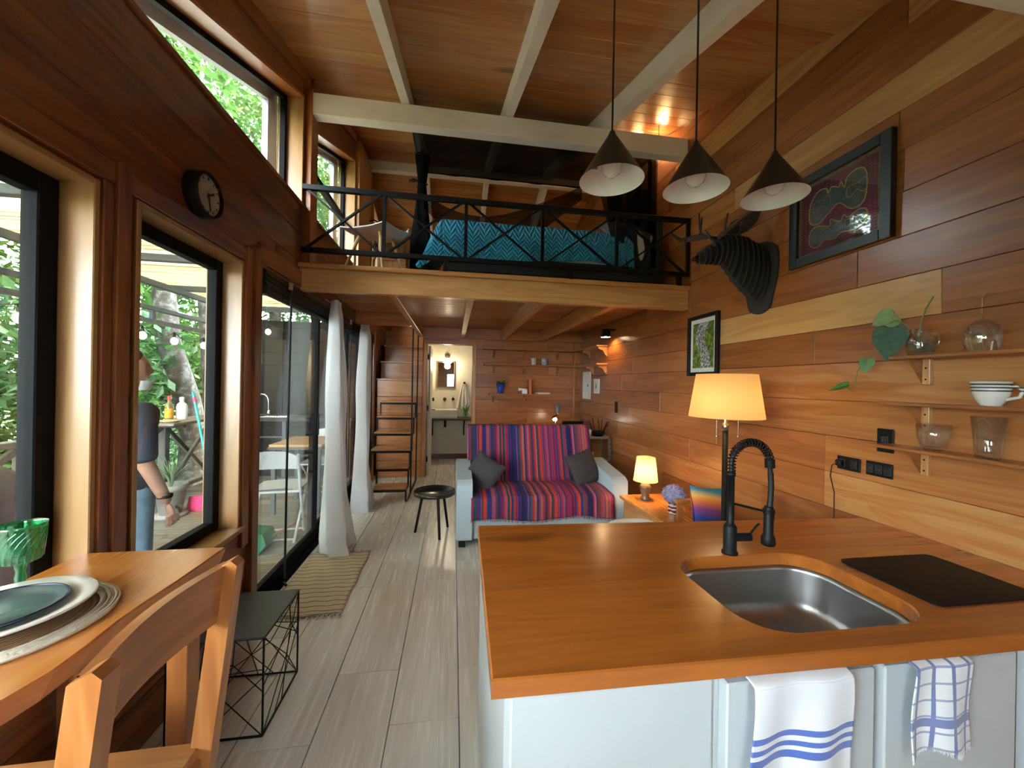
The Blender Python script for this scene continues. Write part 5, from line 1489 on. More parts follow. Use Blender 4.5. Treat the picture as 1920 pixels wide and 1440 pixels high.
jm = NT('red_jar'); ob = jm.n('ShaderNodeTexCoord').outputs['Object']; sp = jm.n('ShaderNodeSeparateXYZ', {0: ob}).outputs
wn = jm.noise(ob, 34, 2); bands = jm.math('LESS_THAN', jm.math('FRACT', jm.math('ADD', jm.math('MULTIPLY', sp[2], 34.0), jm.math('MULTIPLY', wn, .8))), .42)
jm.set(Base_Color=jm.mix(bands, (.16, .02, .015), (.72, .66, .60)), Roughness=.2)
MB().lathe([(0, 0), (.040, 0), (.044, .012), (.044, .085), (.040, .095), (0, .095)], (vx, vy, SZ), 28).build('jar', jm.m, t)
petal = leafmat('lilac_petal', (.36, .36, .62), (.52, .50, .74), (.70, .68, .84))
mb = MB(); rg = random.Random(8)
for i in range(420):
    a = rg.uniform(0, 2 * PI); zz_ = rg.uniform(-.75, 1); r = math.sqrt(1 - zz_ * zz_)
    d = Vector((r * math.cos(a), r * math.sin(a), zz_)); p = Vector((vx, vy, SZ + .150)) + Vector((d.x * .088, d.y * .088, d.z * .072)) * rg.uniform(.9, 1.04)
    s1 = d.orthogonal().normalized(); s1.rotate(Matrix.Rotation(rg.uniform(0, 6), 3, d)); s2 = d.cross(s1); q = rg.uniform(.008, .013)
    mb.add([p - d * .004, p + s1 * q + s2 * q * .6, p + s1 * q * 1.5 + d * .003, p + s1 * q - s2 * q * .6], [(0, 1, 2, 3)])
    mb.add([p - d * .004, p - s1 * q + s2 * q * .6, p - s1 * q * 1.5 + d * .003, p - s1 * q - s2 * q * .6], [(0, 1, 2, 3)])
o = mb.build('petals', petal, t); o['kind'] = 'stuff'
MB().sphere((vx, vy, SZ + .148), .072, 20, 12, (1, 1, .85)).build('flower_core', plain('lilac_core', (.30, .30, .50), .8, var=.3, scale=60), t)
settle(t)
# floor lamp
t = thing('floor_lamp', 'lit floor lamp with wide cream drum shade and black pole', 'lamp')
lx, ly = 1.640, 2.115
MB().lathe([(0, 0), (.14, 0), (.14, .02), (.02, .035), (.016, .05), (.016, 1.19), (0, 1.19)], (lx, ly, 0), 28).build('pole', M['black'], t)
MB().lathe([(.0, 1.19), (.019, 1.19), (.019, 1.235), (.010, 1.24), (.010, 1.30), (0, 1.30)], (lx, ly, 0), 20).build('collar', M['nickel'], t)
MB().lathe([(.207, 1.272), (.168, 1.532)], (lx, ly, 0), 56).build('shade', shade_mat('drum_shade', (.62, .42, .19), 1), t)
for dx in (-.075, .07): MB().tube([(lx + dx, ly - .02, 1.29), (lx + dx, ly - .02, 1.16)], .0022, 6).sphere((lx + dx, ly - .02, 1.157), .006, 8, 6).build('pull_chain', M['nickel'], t)
for s_ in (-1, 1): MB().sphere((lx + s_ * .06, ly, 1.345), .030, 12, 8).build('bulb', emit('floor_lamp_bulb', (1, .72, .38), 18.0), t)
MB().obox((lx - .06, ly, 1.30), (lx + .06, ly, 1.30), .012, .012).build('bulb_holder', M['nickel'], t)
settle(t)
for s_ in (-1, 1): light('POINT', 'floor_lamp_light', (lx + s_ * .06, ly, 1.345), 5.5, WARM, .03)
# chairs behind the peninsula
whs = plain('white_shell', (.74, .73, .70), .4, var=.02)
def shell_chair(name, label, loc, rz, backh=.36):
    t = thing(name, label, 'chair', loc=loc, rz=rz)
    def sh(u, v):
        a = (u - .5) * 2; x = .23 * a * (1 - .25 * max(0, v - .5))
        if v < .55: q = v / .55; y = .20 - .36 * q; z = .43 - .02 * math.sin(PI * q)
        else: q = (v - .55) / .45; y = -.16 - .10 * q - .03 * math.sin(PI * q) * 0; z = .42 + backh * q ** .9
        return Vector((x, y + .06 * a * a * (v > .55) * min(1, (v - .5) * 4), z + .05 * abs(a) ** 3 * (1 - abs(v - .5)) - (.06 * abs(a) ** 4 if v > .9 else 0)))
    o = MB().grid(sh, 20, 30).build('shell', whs, t); s_ = o.modifiers.new('thick', 'SOLIDIFY'); s_.thickness = .010
    for (x, y) in ((-.14, .13), (.14, .13), (-.13, -.12), (.13, -.12)):
        o = MB().tube([(x * .7, y * .7, .43), (x * 1.55, y * 1.55, 0)], [.016, .011], 10).build('leg', M['wood_z'], t); o['tone'] = .9
    MB().tube([(-.14, .13, .24), (.13, -.12, .24)], .005, 6).tube([(.14, .13, .24), (-.13, -.12, .24)], .005, 6).build('cross_brace', M['black'], t)
    return t
shell_chair('shell_chair', 'white shell chair tucked behind the peninsula worktop', (1.20, 2.22, 0), PI * 1.0, .125)
t = thing('lounge_chair', 'low wooden lounge chair holding the striped cushion behind peninsula', 'chair')
for i in range(5): o = B(1.62 + .075 * i, 1.69 + .075 * i, 2.20, 2.60, .36, .385, b=.003).build('seat_slat', M['wood_y'], t); o['tone'] = .6
for i in range(3): o = B(1.63 + .14 * i, 1.67 + .14 * i, 2.58, 2.605, .385, .60, b=.003).build('back_slat', M['wood_z'], t); o['tone'] = .6
for (x, y) in ((1.62, 2.21), (1.95, 2.21), (1.62, 2.55), (1.95, 2.55)): o = B(x, x + .04, y, y + .04, 0, .36).build('leg', M['wood_z'], t); o['tone'] = .5
o = B(1.62, 1.99, 2.575, 2.61, .60, .63, b=.003).build('top_rail', M['wood_x'], t); o['tone'] = .6
settle(t)
sc2 = NT('striped_cushion'); ob = sc2.n('ShaderNodeTexCoord').outputs['Object']; sp = sc2.n('ShaderNodeSeparateXYZ', {0: ob}).outputs
f_ = sc2.math('ADD', sc2.math('MULTIPLY', sp[2], 2.3), sc2.math('ADD', .5, sc2.math('MULTIPLY', sp[0], .25)))
sc2.set(Base_Color=sc2.ramp(f_, [(0, (.01, .03, .16)), (.38, (.02, .06, .30)), (.52, (.22, .05, .20)), (.62, (.62, .16, .04)), (.72, (.75, .40, .08)), (.82, (.04, .25, .35)), (.95, (.02, .22, .50))]), Roughness=.9); sc2.bump(sc2.noise(ob, 200, 2), .3, .003)
pillow('striped_cushion', 'blue and orange striped cushion on the lounge chair by the wall', .36, .36, .12, (1.82, 2.47, .565), (math.radians(-18), math.radians(8), math.radians(12)), sc2.m)

# ------------------------------------------------------------------ stairs to the loft
t = thing('staircase', 'steep wooden stairs with black steel frame rising to the loft', 'stairs')
tread = [(4.80, .17), (5.03, .37), (5.20, .57), (5.39, .77), (5.60, .97), (5.84, 1.17)]
prev = None
for i, (y, z) in enumerate(tread):
    xl = -.93 if i < 2 else -1.04
    o = B(xl, -.55, y, y + .24, z - .028, z, b=.003).build('tread', M['wood_x'], t); o['tone'] = .62
    fr = MB()
    fr.box(xl - .012, -.538, y - .012, y, z - .05, z - .022).box(xl - .012, xl, y, y + .24, z - .05, z - .028).box(-.55, -.538, y, y + .24, z - .05, z - .028)
    zl = 0 if i == 0 else tread[i - 1][1] - .05
    fr.box(-.556, -.536, y - .008, y + .014, zl, z - .03)
    if i > 0: fr.box(xl - .012, xl + .008, y - .008, y + .014, zl, z - .03)
    fr.build('tread_frame', M['black'], t)
B(-.944, -.924, 4.79, 4.812, 0, .13).build('frame_leg', M['black'], t)
for (y, z0) in ((5.155, 0), (5.87, 0)): B(-.538, -.520, y, y + .02, z0, 2.15).build('post', M['black'], t)
MB().obox((-.529, 4.82, .005), (-.529, 5.88, .005), .018, .010).build('base_bar', M['black'], t)
# closed upper steps
ps = [(6.06, 0.0, 1.50, 6.36), (6.36, 1.5, 1.78, 6.66), (6.66, 1.78, 2.06, 6.96)]
for (y0, z0, z1, y1) in ps:
    n_ = max(1, round((z1 - z0) / .25)); zz_ = z0
    for k_ in range(n_):
        h_ = (z1 - .03 - z0) / n_
        o = B(-1.14, -.475, y0, y0 + .018, zz_ + .002, zz_ + h_ - .002, b=.003).build('riser_board', M['wood_x'], t); o['tone'] = .50 + .12 * ((k_ * 7) % 3) / 2; zz_ += h_
    o = B(-1.15, -.475, y0 - .015, y1 + .02, z1 - .03, z1, b=.003).build('tread', M['wood_x'], t); o['tone'] = .60
settle(t)
# enclosure of the stairwell
st_ = struct(B(-.475, -.465, YB + .1, YE, 0, LZ).build('wall_stair', M['wood_y'])); st_['tone'] = .5
st_ = struct(B(XL, -.47, 7.0, 7.02, 0, LZ).build('wall_stair_end', M['wood_x'])); st_['tone'] = .48
trim([((-.47, -.40 - .06, YB - .03, YB + .10, 0, 2.14), 2, .66)], .6)

# ------------------------------------------------------------------ back wall shelves and things on them
def long_shelf(label, z, x0, x1, bx):
    t = thing('plank_shelf', label, 'shelf', 'plank shelves on the back wall')
    o = B(x0, x1, YB - .16, YB - .0005, z - .02, z, b=.003).build('board', M['wood_x'], t); o['tone'] = .48
    for x in bx:
        pts = [(YB - .001, z - .02), (YB - .13, z - .02), (YB - .125, z - .05), (YB - .07, z - .07), (YB - .03, z - .11), (YB - .001, z - .14)]
        o = MB().prism(pts, .022, 'x', x - .011).build('bracket', M['wood_y'], t); o['tone'] = .40
    return settle(t)
long_shelf('highest plank shelf on the back wall, empty', 2.0, .46, 1.95, (.62, 1.1, 1.65))
long_shelf('plank shelf on the back wall with two pale cups', 1.755, .46, 1.95, (.62, 1.1, 1.65))
long_shelf('plank shelf on the back wall with blue pot and books', 1.30, .55, 1.66, (.62, 1.12))
def right_shelf(label, z, y0, y1, bys):
    t = thing('plank_shelf', label, 'shelf', 'corner shelves on the plank wall')
    o = B(XR - .16, XR - .0005, y0, y1, z - .02, z, b=.003).build('board', M['wood_y'], t); o['tone'] = .60
    for y in bys:
        pts = [(XR - .001, z - .02), (XR - .13, z - .02), (XR - .12, z - .05), (XR - .06, z - .07), (XR - .03, z - .12), (XR - .001, z - .15)]
        o = MB().prism(pts, .022, 'y', y).build('bracket', M['wood_x'], t); o['tone'] = .58
    return settle(t)
right_shelf('upper corner shelf on the plank wall under the loft', 2.0, 4.95, 5.88, (4.97, 5.6))
right_shelf('lower corner shelf on the plank wall under the loft', 1.755, 4.95, 5.88, (4.97, 5.45))
lathe_thing('white_cup', 'plain white cup on the back wall shelf', 'cup', [(0, 0), (.038, 0), (.046, .11), (.043, .11), (.036, .008), (0, .008)], (1.25, 5.97, 1.755), plain('white_glaze', (.66, .62, .54), .3), group='cups on the back shelf')
lathe_thing('patterned_cup', 'blue and white patterned cup on the back wall shelf', 'cup', [(0, 0), (.040, 0), (.046, .03), (.044, .11), (.041, .11), (.036, .008), (0, .008)], (1.425, 5.97, 1.755), plain('blue_white_glaze', (.34, .42, .52), .3, var=.45, scale=24), group='cups on the back shelf')
t = thing('blue_pot_plant', 'small plant in a cobalt blue pot on the back wall shelf', 'plant', loc=(.73, 5.96, 1.30))
MB().lathe([(0, 0), (.042, 0), (.068, .15), (.062, .15), (.05, .13), (0, .13)]).build('pot', plain('cobalt_glaze', (.02, .05, .34), .2, var=.1), t)
mb = MB(); rg = random.Random(12)
for i in range(26):
    a = rg.uniform(0, 6.28); d = Vector((math.cos(a), math.sin(a), rg.uniform(.3, 1.2))).normalized(); L = rg.uniform(.06, .12)
    heart(mb, Vector((0, 0, .13)) + d * .02, Vector((0, 0, .13)) + d * L, (0, 0, 1), L * .6)
mb.build('leaves', lf3, t)
for (nm, lb, bx, mt, rz) in (('orange_book', 'orange book standing upright on the back shelf', (-.018, .018, -.06, .06, 0, .22), plain('orange_cover', (.50, .14, .05), .5), 0), ('pale_book', 'pale book lying flat on the back shelf', (-.10, .10, -.07, .07, 0, .025), plain('pale_cover', (.55, .52, .46), .5), .1)):
    t = thing(nm, lb, 'book', loc=(1.19 if rz == 0 else 1.40, 5.95, 1.30), rz=rz)
    B(*bx, b=.002).build('cover', mt, t)
    B(bx[0] + .004, bx[1] - .004, bx[2] + .004, bx[3] + .001, bx[4] + .003, bx[5] - .003 if rz else bx[5] + .001).build('pages', plain('paper_pages', (.66, .62, .52), .8), t)
t = thing('paper_wedge', 'white folded card leaning on orange book on the back shelf', 'card', loc=(1.09, 5.95, 1.30))
MB().prism([(-.08, .045), (-.08, .09), (.075, .075)], .05, 'y', -.02).build('card_face', M['white'], t)
B(-.02, .06, -.015, .02, 0, .062).build('card_stand', M['white'], t)
struct(B(1.93, 1.96, YB - .02, YB - .0005, .3, 2.14, b=.003).build('trim_20', M['wood_z']))['tone'] = .52

# right wall under the loft: panel, print, switch, sconce
t = thing('breaker_panel', 'white electrical panel door on the plank wall', 'panel')
B(XR - .03, XR - .0005, 5.56, 5.86, 1.24, 1.66, b=.004).build('box', plain('panel_white', (.60, .60, .55), .4), t)
B(XR - .034, XR - .030, 5.58, 5.84, 1.26, 1.64, b=.002).build('door', plain('panel_door', (.64, .64, .60), .35), t)
B(XR - .038, XR - .034, 5.60, 5.62, 1.43, 1.47).build('latch', M['black'], t)
settle(t)
t = thing('framed_print', 'tiny white framed print on the plank wall beside the breaker panel', 'framed picture')
B(XR - .02, XR - .0005, 5.21, 5.40, 1.335, 1.545, b=.002).build('frame', M['white'], t)
B(XR - .022, XR - .020, 5.23, 5.38, 1.36, 1.52).build('print', plain('print_paper', (.62, .60, .55), .6), t)
MB().prism([(5.29, 1.41), (5.32, 1.41), (5.315, 1.46), (5.305, 1.48), (5.295, 1.46)], .001, 'x', XR - .0232).build('ink_mark', M['blackmat'], t)
settle(t)
t = thing('wall_switch', 'single black wall switch between sofa and breaker panel', 'switch')
B(XR - .012, XR - .0005, 4.60, 4.67, 1.11, 1.25, b=.003).build('plate', M['black'], t)
B(XR - .017, XR - .012, 4.62, 4.65, 1.15, 1.21, b=.002).build('rocker', M['blackmat'], t)
settle(t)
t = thing('wall_sconce', 'black cylinder sconce shining down the plank wall under the loft', 'lamp')
sx, sy, sz = 1.93, 4.72, 2.075
MB().lathe([(.062, 0), (.052, .10), (0, .105), ], (sx, sy, sz), 28).build('shade', M['black'], t)
MB().lathe([(.061, .001), (.050, .095), (0, .10)], (sx, sy, sz), 28).build('shade_lining', cone_in, t)
B(sx, XR - .0005, sy - .012, sy + .012, sz + .085, sz + .11).build('arm', M['black'], t)
MB().sphere((sx, sy, sz + .03), .028, 12, 8).build('bulb', emit('sconce_bulb', (1, .74, .42), 40.0), t)
settle(t)
light('SPOT', 'sconce_light', (sx, sy, sz + .02), 18.0, WARM, .03, spot=math.radians(150))

# desk, laptop, lamp, metal rack
t = thing('desk', 'wooden writing desk against the back wall behind the sofa', 'desk')
o = B(1.05, 1.98, 5.42, 5.88, .70, .73, b=.004).build('top', M['slab_x'], t); o['tone'] = .5
for (x, y) in ((1.07, 5.44), (1.92, 5.44), (1.07, 5.82), (1.92, 5.82)): B(x, x + .04, y, y + .04, 0, .70).build('leg', M['black'], t)
settle(t)
t = thing('laptop', 'open black laptop on the desk behind the sofa', 'laptop')
B(1.60, 1.92, 5.55, 5.77, .73, .745, b=.003).build('base', M['black'], t)
MB().obox((1.76, 5.545, .745), (1.76, 5.50, .915), .32, .012, up=(0, 1, 0)).build('screen', M['black'], t)
settle(t)
t = thing('desk_lamp', 'lit desk lamp with grey shade bent toward the sofa back', 'lamp')
MB().lathe([(0, 0), (.07, 0), (.07, .015), (.01, .02), (0, .02)], (1.50, 5.62, .73), 24).build('base', M['black'], t)
MB().tube([(1.50, 5.62, .745), (1.54, 5.64, .90), (1.58, 5.66, 1.05), (1.55, 5.65, 1.10)], .006, 8).build('arm', M['nickel'], t)
MB().lathe([(.045, 0), (.045, .11), (.03, .125), (0, .125)], (1.57, 5.66, 1.04), 20).build('shade', plain('slate_enamel', (.09, .10, .12), .4), t)
MB().lathe([(.05, -.02), (.035, .03), (.02, .06), (0, .06)], (1.52, 5.60, .95), 24, M=Matrix.Rotation(.55, 4, 'X') @ Matrix.Rotation(.5, 4, 'Y')).build('lamp_head', M['nickel'], t)
MB().sphere((1.505, 5.565, .935), .034, 14, 8, (1, 1, .7)).build('bulb', emit('desk_bulb', (1, .93, .75), 18.0), t)
settle(t)
t = thing('metal_rack', 'grey slotted metal rack behind the sofa by plank wall', 'rack')
gm_ = plain('galvanised_grey', (.26, .26, .25), .45, var=.1)
x0, x1, y0, y1 = 1.70, 2.03, 4.72, 5.02
for z in (.15, .45, .76): B(x0, x1, y0, y1, z, z + .025, b=.002).build('shelf', gm_, t)
for (x, y) in ((x0, y0), (x1 - .025, y0), (x0, y1 - .025), (x1 - .025, y1 - .025)):
    o = B(x, x + .025, y, y + .025, 0, .79).build('upright', gm_, t)
    if y == y0:
        for k_ in range(12): B(x + .008, x + .017, y - .0008, y, .08 + .055 * k_, .105 + .055 * k_).build('slot', M['blackmat'], o)
settle(t)
t = thing('pencil_bowl', 'dark bowl holding long brushes on the metal rack', 'bowl', loc=(1.90, 4.87, .785))
MB().lathe([(0, 0), (.07, 0), (.10, .06), (.095, .06), (.065, .008), (0, .008)]).build('bowl', M['black'], t)
for i in range(7):
    a = i * .9; MB().tube([(.03 * math.cos(a), .03 * math.sin(a), .01), (.085 * math.cos(a) + .02 * (i % 2), .07 * math.sin(a), .06), (.15 * math.cos(a), .10 * math.sin(a), .19 + .02 * (i % 3))], .006, 8).build('brush', M['blackmat'], t)
t = thing('paper_roll', 'white paper roll on the lower level of metal rack', 'paper roll', loc=(1.80, 4.86, .475))
MB().lathe([(.018, 0), (.05, 0), (.05, .10), (.018, .10), (.018, 0)], n=28).build('roll', M['white'], t)
MB().lathe([(.0175, .001), (.0175, .099)], n=20).build('core', plain('card_core', (.3, .2, .1), .8), t)
lathe_thing('white_mug', 'white mug on top of the metal rack', 'mug', [(0, 0), (.032, 0), (.036, .085), (.033, .085), (.029, .006), (0, .006)], (1.765, 4.82, .785), M['white'])

# ------------------------------------------------------------------ bathroom
wb = plain('basin_ceramic', (.78, .76, .70), .15, var=.01)
t = thing('bath_basin', 'white rectangular vessel basin on dark bracket shelf', 'basin')
o = MB().box(-.42, .08, 7.12, 7.46, .80, .955, b=.012); o.build('bowl', wb, t)
B(-.395, .055, 7.145, 7.42, .9555, .957).build('hollow_shade_sheet', plain('basin_shadow', (.55, .53, .48), .3), t)  # flat sheet on the solid basin, shade of the hollow put into its colour
settle(t)
t = thing('basin_shelf', 'dark timber shelf with black brackets under the bathroom basin', 'shelf')
B(-.43, .42, 7.08, 7.475, .765, .80, b=.003).build('board', plain('dark_timber', (.05, .032, .02), .5), t)
for x in (-.39, .20): MB().prism([(7.47, .765), (7.13, .765), (7.18, .72), (7.44, .60), (7.44, .45), (7.47, .45)], .025, 'x', x).build('bracket', M['black'], t)
MB().tube([(-.14, 7.3, .765), (-.14, 7.3, .62)], .022, 12).build('trap', M['black'], t)
settle(t)
t = thing('bath_mirror', 'black framed rectangular mirror over the bathroom basin', 'mirror')
B(-.315, .03, YE - .045, YE - .0205, 1.36, 1.86, b=.002).build('frame', plain('bronze_frame', (.10, .07, .045), .4), t)
B(-.29, .005, YE - .047, YE - .045, 1.385, 1.835).build('mirror_glass', plain('mirror', (.75, .80, .80), .02, metal=1.0, var=.0), t)
settle(t)
t = thing('bath_lamp', 'lit glass bathroom lamp on a round bracket above the mirror', 'lamp')
MB().lathe([(0, 0), (.05, 0), (.05, .02), (0, .02)], (-.12, YE - .0205, 1.965), 24, M=Matrix.Rotation(PI / 2, 4, 'X')).build('wall_plate', plain('dark_bronze', (.10, .08, .06), .4), t)
MB().tube([(-.12, YE - .03, 1.965), (-.12, YE - .13, 1.95), (-.12, YE - .16, 1.90)], .008, 8).build('arm', M['nickel'], t)
MB().lathe([(.015, .075), (.035, .06), (.085, .01), (.075, -.005), (.03, -.02), (0, -.025)], (-.12, YE - .16, 1.84), 28).build('shade', emit('opal_glass', (1, .86, .60), 5.0), t)
settle(t)
light('POINT', 'bath_lamp_light', (-.12, YE - .22, 1.78), 4.5, (1, .80, .52), .06)
t = thing('bath_taps', 'two black wall mounted bathroom taps above the basin', 'tap')
for x in (-.16, .00):
    MB().lathe([(0, 0), (.028, 0), (.028, .02), (.012, .022), (.012, .05), (0, .05)], (x, YE - .0205, 1.14), 20, M=Matrix.Rotation(PI / 2, 4, 'X')).build('tap_rose', M['black'], t)
MB().tube([(-.16, YE - .06, 1.14), (-.16, YE - .14, 1.13), (-.16, YE - .15, 1.10)], .010, 10).build('spout', M['black'], t)
MB().obox((0, YE - .07, 1.14), (.0, YE - .07, 1.19), .012, .012).build('lever', M['black'], t)
settle(t)
t = thing('bath_socket', 'small black socket on the bathroom wall beside taps', 'socket')
B(-.42, -.355, YE - .03, YE - .0205, 1.10, 1.16, b=.003).build('plate', M['black'], t)
B(-.40, -.375, YE - .033, YE - .03, 1.118, 1.142).build('outlet', M['blackmat'], t)
settle(t)
t = thing('hand_towel', 'white hand towel hanging from a hook in the bathroom', 'towel')
hx_ = .20
MB().sphere((hx_ + .01, YE - .045, 1.455), .022, 12, 8).build('hook', M['black'], t)
def ht(u, v):
    w_ = .015 + .115 * v ** .7
    return Vector((hx_ + (u - .5) * 2 * w_, YE - .05 - .018 * math.sin(u * 6 * PI) * (.3 + v), 1.45 - .50 * v + .05 * abs(u - .5) * v))
o = MB().grid(ht, 40, 24).build('cloth', M['white'], t)
settle(t)
t = thing('bath_plant', 'green strap leaf plant in a clear jar on the basin shelf', 'plant', loc=(.24, 7.28, .80))
MB().lathe([(0, 0), (.055, 0), (.06, .05), (.05, .08), (.046, .08), (.05, .05), (.045, .008), (0, .008)]).build('jar', M['glassware'], t)
mb = MB()
for i in range(11):
    a = i * 2.4; d = Vector((math.cos(a), math.sin(a), 0)); sd = Vector((-d.y, d.x, 0)); L = .16 + .05 * (i % 3)
    pts = [d * (.015 + .10 * q * q) + Vector((0, 0, .02 + L * q)) for q in (0, .35, .7, 1)]
    vs = []
    for p, w_ in zip(pts, (.010, .016, .013, .001)): vs += [p - sd * w_, p + sd * w_]
    mb.add(vs, [(0, 1, 3, 2), (2, 3, 5, 4), (4, 5, 7, 6)], True)
mb.build('leaves', plain('strap_leaf', (.10, .24, .05), .4, var=.2), t)
d_ = bpy.data.objects.new('door_2', None); C.objects.link(d_); d_['kind'] = 'structure'
B(-.395, -.36, YB + .115, YB + .80, .01, 2.03, b=.003).build('door_leaf', M['white'], d_)
MB().tube([(-.36, YB + .74, .98), (-.31, YB + .74, .98), (-.31, YB + .66, .98)], .008, 8).build('door_handle', M['black'], d_)
for z in (.25, 1.05, 1.85): B(-.402, -.38, YB + .08, YB + .118, z - .04, z + .04).build('hinge', M['black'], d_)
settle(d_)

# ------------------------------------------------------------------ loft railing and bedroom
t = thing('loft_railing', 'black steel loft railing with crossed bars', 'railing')
yr = 3.135
xp_ = [-1.15, -.56, .078, .712, 1.366, 2.03]
zb_, zt_ = 2.445, 2.92
B(-1.16, 2.045, yr - .018, yr + .018, zt_ - .02, zt_ + .02, b=.003).build('top_rail', M['black'], t)
B(-1.16, 2.045, yr - .018, yr + .018, zb_ - .018, zb_ + .018, b=.003).build('bottom_rail', M['black'], t)
for x in xp_[1:]: B(x - .013, x + .013, yr - .013, yr + .013, zb_, zt_).build('upright', M['black'], t)
for x in (-.078, .96, 1.95): B(x - .018, x + .018, yr - .018, yr + .018, LZ, zb_).build('foot_post', M['black'], t)
for a, b_ in zip(xp_[:-1], xp_[1:]):
    MB().obox((a + .01, yr - .006, zb_), (b_ - .01, yr - .006, zt_), .014, .022, up=(0, 1, 0)).build('cross_bar', M['black'], t)
    MB().obox((a + .01, yr + .006, zt_), (b_ - .01, yr + .006, zb_), .014, .022, up=(0, 1, 0)).build('cross_bar', M['black'], t)
settle(t)
t = thing('bed', 'low black bed frame and mattress on the loft', 'bed')
bk_ = plain('black_bed_fabric', (.014, .014, .016), .8)
B(-.10, 1.88, 3.36, 4.45, 2.42, 2.56, b=.01).build('frame', bk_, t)
B(-.06, 1.84, 3.40, 4.42, 2.56, 2.84, b=.05).build('mattress', plain('white_mattress', (.7, .7, .68), .8), t)
for (x, y) in ((-.08, 3.38), (1.78, 3.38), (-.08, 4.37), (1.78, 4.37)): B(x, x + .06, y, y + .06, LZ, 2.42).build('leg', bk_, t)
B(1.86, 1.92, 3.36, 4.45, 2.42, 3.02, b=.01).build('headboard', bk_, t)
settle(t)
qm = NT('turquoise_quilt'); ob = qm.n('ShaderNodeTexCoord').outputs['Object']; sp = qm.n('ShaderNodeSeparateXYZ', {0: ob}).outputs
zig = qm.math('PINGPONG', sp[0], .05)
arc = qm.math('ADD', qm.math('SUBTRACT', sp[2], sp[1]), qm.math('MULTIPLY', zig, 1.1))
hgt = qm.math('SINE', qm.math('MULTIPLY', arc, 165.0))
qm.set(Base_Color=qm.mix(qm.math('MULTIPLY', qm.math('ADD', hgt, 1), .5), (.010, .24, .42), (.025, .38, .60)), Roughness=.85, Sheen_Weight=.2); qm.bump(hgt, .7, .010)
t = thing('quilt', 'turquoise chevron quilted bedspread on the loft bed', 'bedspread')
def qf(u, v):
    # v: far edge -> top -> down the near side ; u along the bed
    x = -.10 + 1.74 * u
    if v < .55: y = 4.45 - 1.04 * v / .55; z = 2.862
    else:
        q = (v - .55) / .45
        y = 3.41 - .055 * min(1, q * 3) - .01 * math.sin(u * 17 + 1) * q; z = 2.862 - .012 * min(1, q * 4) - (.32 + .02 * math.sin(u * 7) - .03 * u) * q
    x += -.02 * math.sin(PI * v)
    return Vector((x, y, z + .012 * mnoise.noise(Vector((u * 6, v * 5, 0)))))
def qe(u, v):
    # drape over the foot end
    p = qf(0, u)
    return Vector((p.x - .20 * v ** .8 - .02 * math.sin(u * 9) * v, p.y - .02 * v, p.z - (.40 if u < .55 else .40 - (2.862 - p.z) * .85) * v))
mb = MB().grid(qf, 90, 60).grid(qe, 60, 20)
o = mb.build('cloth', qm.m, t); s_ = o.modifiers.new('thick', 'SOLIDIFY'); s_.thickness = .012; s_.offset = 1
settle(t)
t = thing('folded_blanket', 'folded white and navy blanket on top of the turquoise quilt', 'blanket')
mb = MB()
def fb(off):
    return lambda u, v: Vector((-.02 + .62 * u, 3.50 + .40 * v, 2.885 + off + .012 * math.sin(PI * u) + .008 * mnoise.noise(Vector((u * 5, v * 4, off * 50)))))
for k_ in range(2): o = MB().grid(fb(.018 * k_), 20, 14).build('fold', plain('cream_blanket', (.66, .62, .58), .9, var=.12, scale=14), t); o.modifiers.new('thick', 'SOLIDIFY').thickness = .016
o = MB().grid(lambda u, v: fb(.034)(u * .35, v), 10, 14).build('navy_fold', plain('navy_knit', (.02, .03, .10), .9), t); o.modifiers.new('thick', 'SOLIDIFY').thickness = .014
settle(t)
gp = plain('grey_striped_linen', (.20, .20, .21), .9, var=.2, scale=50)
pillow('bed_pillow', 'grey linen pillow propped at the head of the bed', .50, .34, .14, (1.66, 3.62, 2.98), (math.radians(-52), 0, math.radians(12)), gp, 'pillow')
pillow('bed_pillow', 'pale pillow drooping over the bed side near the headboard', .34, .26, .12, (1.70, 3.43, 2.78), (math.radians(-5), math.radians(-70), 0), plain('pale_linen', (.45, .45, .44), .9), 'pillow')

# black mosquito net over the bed
net = sheer('black_net', (.010, .011, .012), .80, .3, 400)
netd = sheer('black_net_folds', (.010, .011, .012), .93, .2, 400)
t = thing('bed_canopy', 'sheer black mosquito net canopy tied back over the bed', 'canopy')
def ctp(u, v):
    x = -.40 + 2.26 * u; y = 3.36 + .98 * v
    return Vector((x, y, 3.66 + .10 * v - .07 * math.sin(PI * u) * math.sin(PI * v) + .01 * math.sin(u * 30)))
MB().grid(ctp, 40, 16).build('top_panel', netd, t)
def col(cx_, cy_, z0, z1, zt2, r0, r1):
    def f(u, v):
        z = z0 + (z1 - z0) * v; a = 2 * PI * u
        r = (r0 * (1 - abs(z - zt2) * 0) if False else r0 + (r1 - r0) * min(1, abs(z - zt2) / .55)) * (1 + .22 * math.sin(a * 5 + z * 4))
        return Vector((cx_ + r * math.cos(a) * .8, cy_ + r * math.sin(a), z))
    return MB().grid(f, 40, 30, True, True)
col(-.35, 3.98, LZ + .02, 3.74, 3.44, .045, .11).build('tied_drape', netd, t)
col(1.80, 4.25, LZ + .02, 3.74, 3.44, .045, .12).build('tied_drape', netd, t)
MB().tube([(-.41, 3.93, 3.45), (-.46, 3.90, 3.43), (-.43, 3.94, 3.47), (-.30, 3.98, 3.45), (-.40, 4.02, 3.44)], .012, 8).build('tie', M['blackmat'], t)
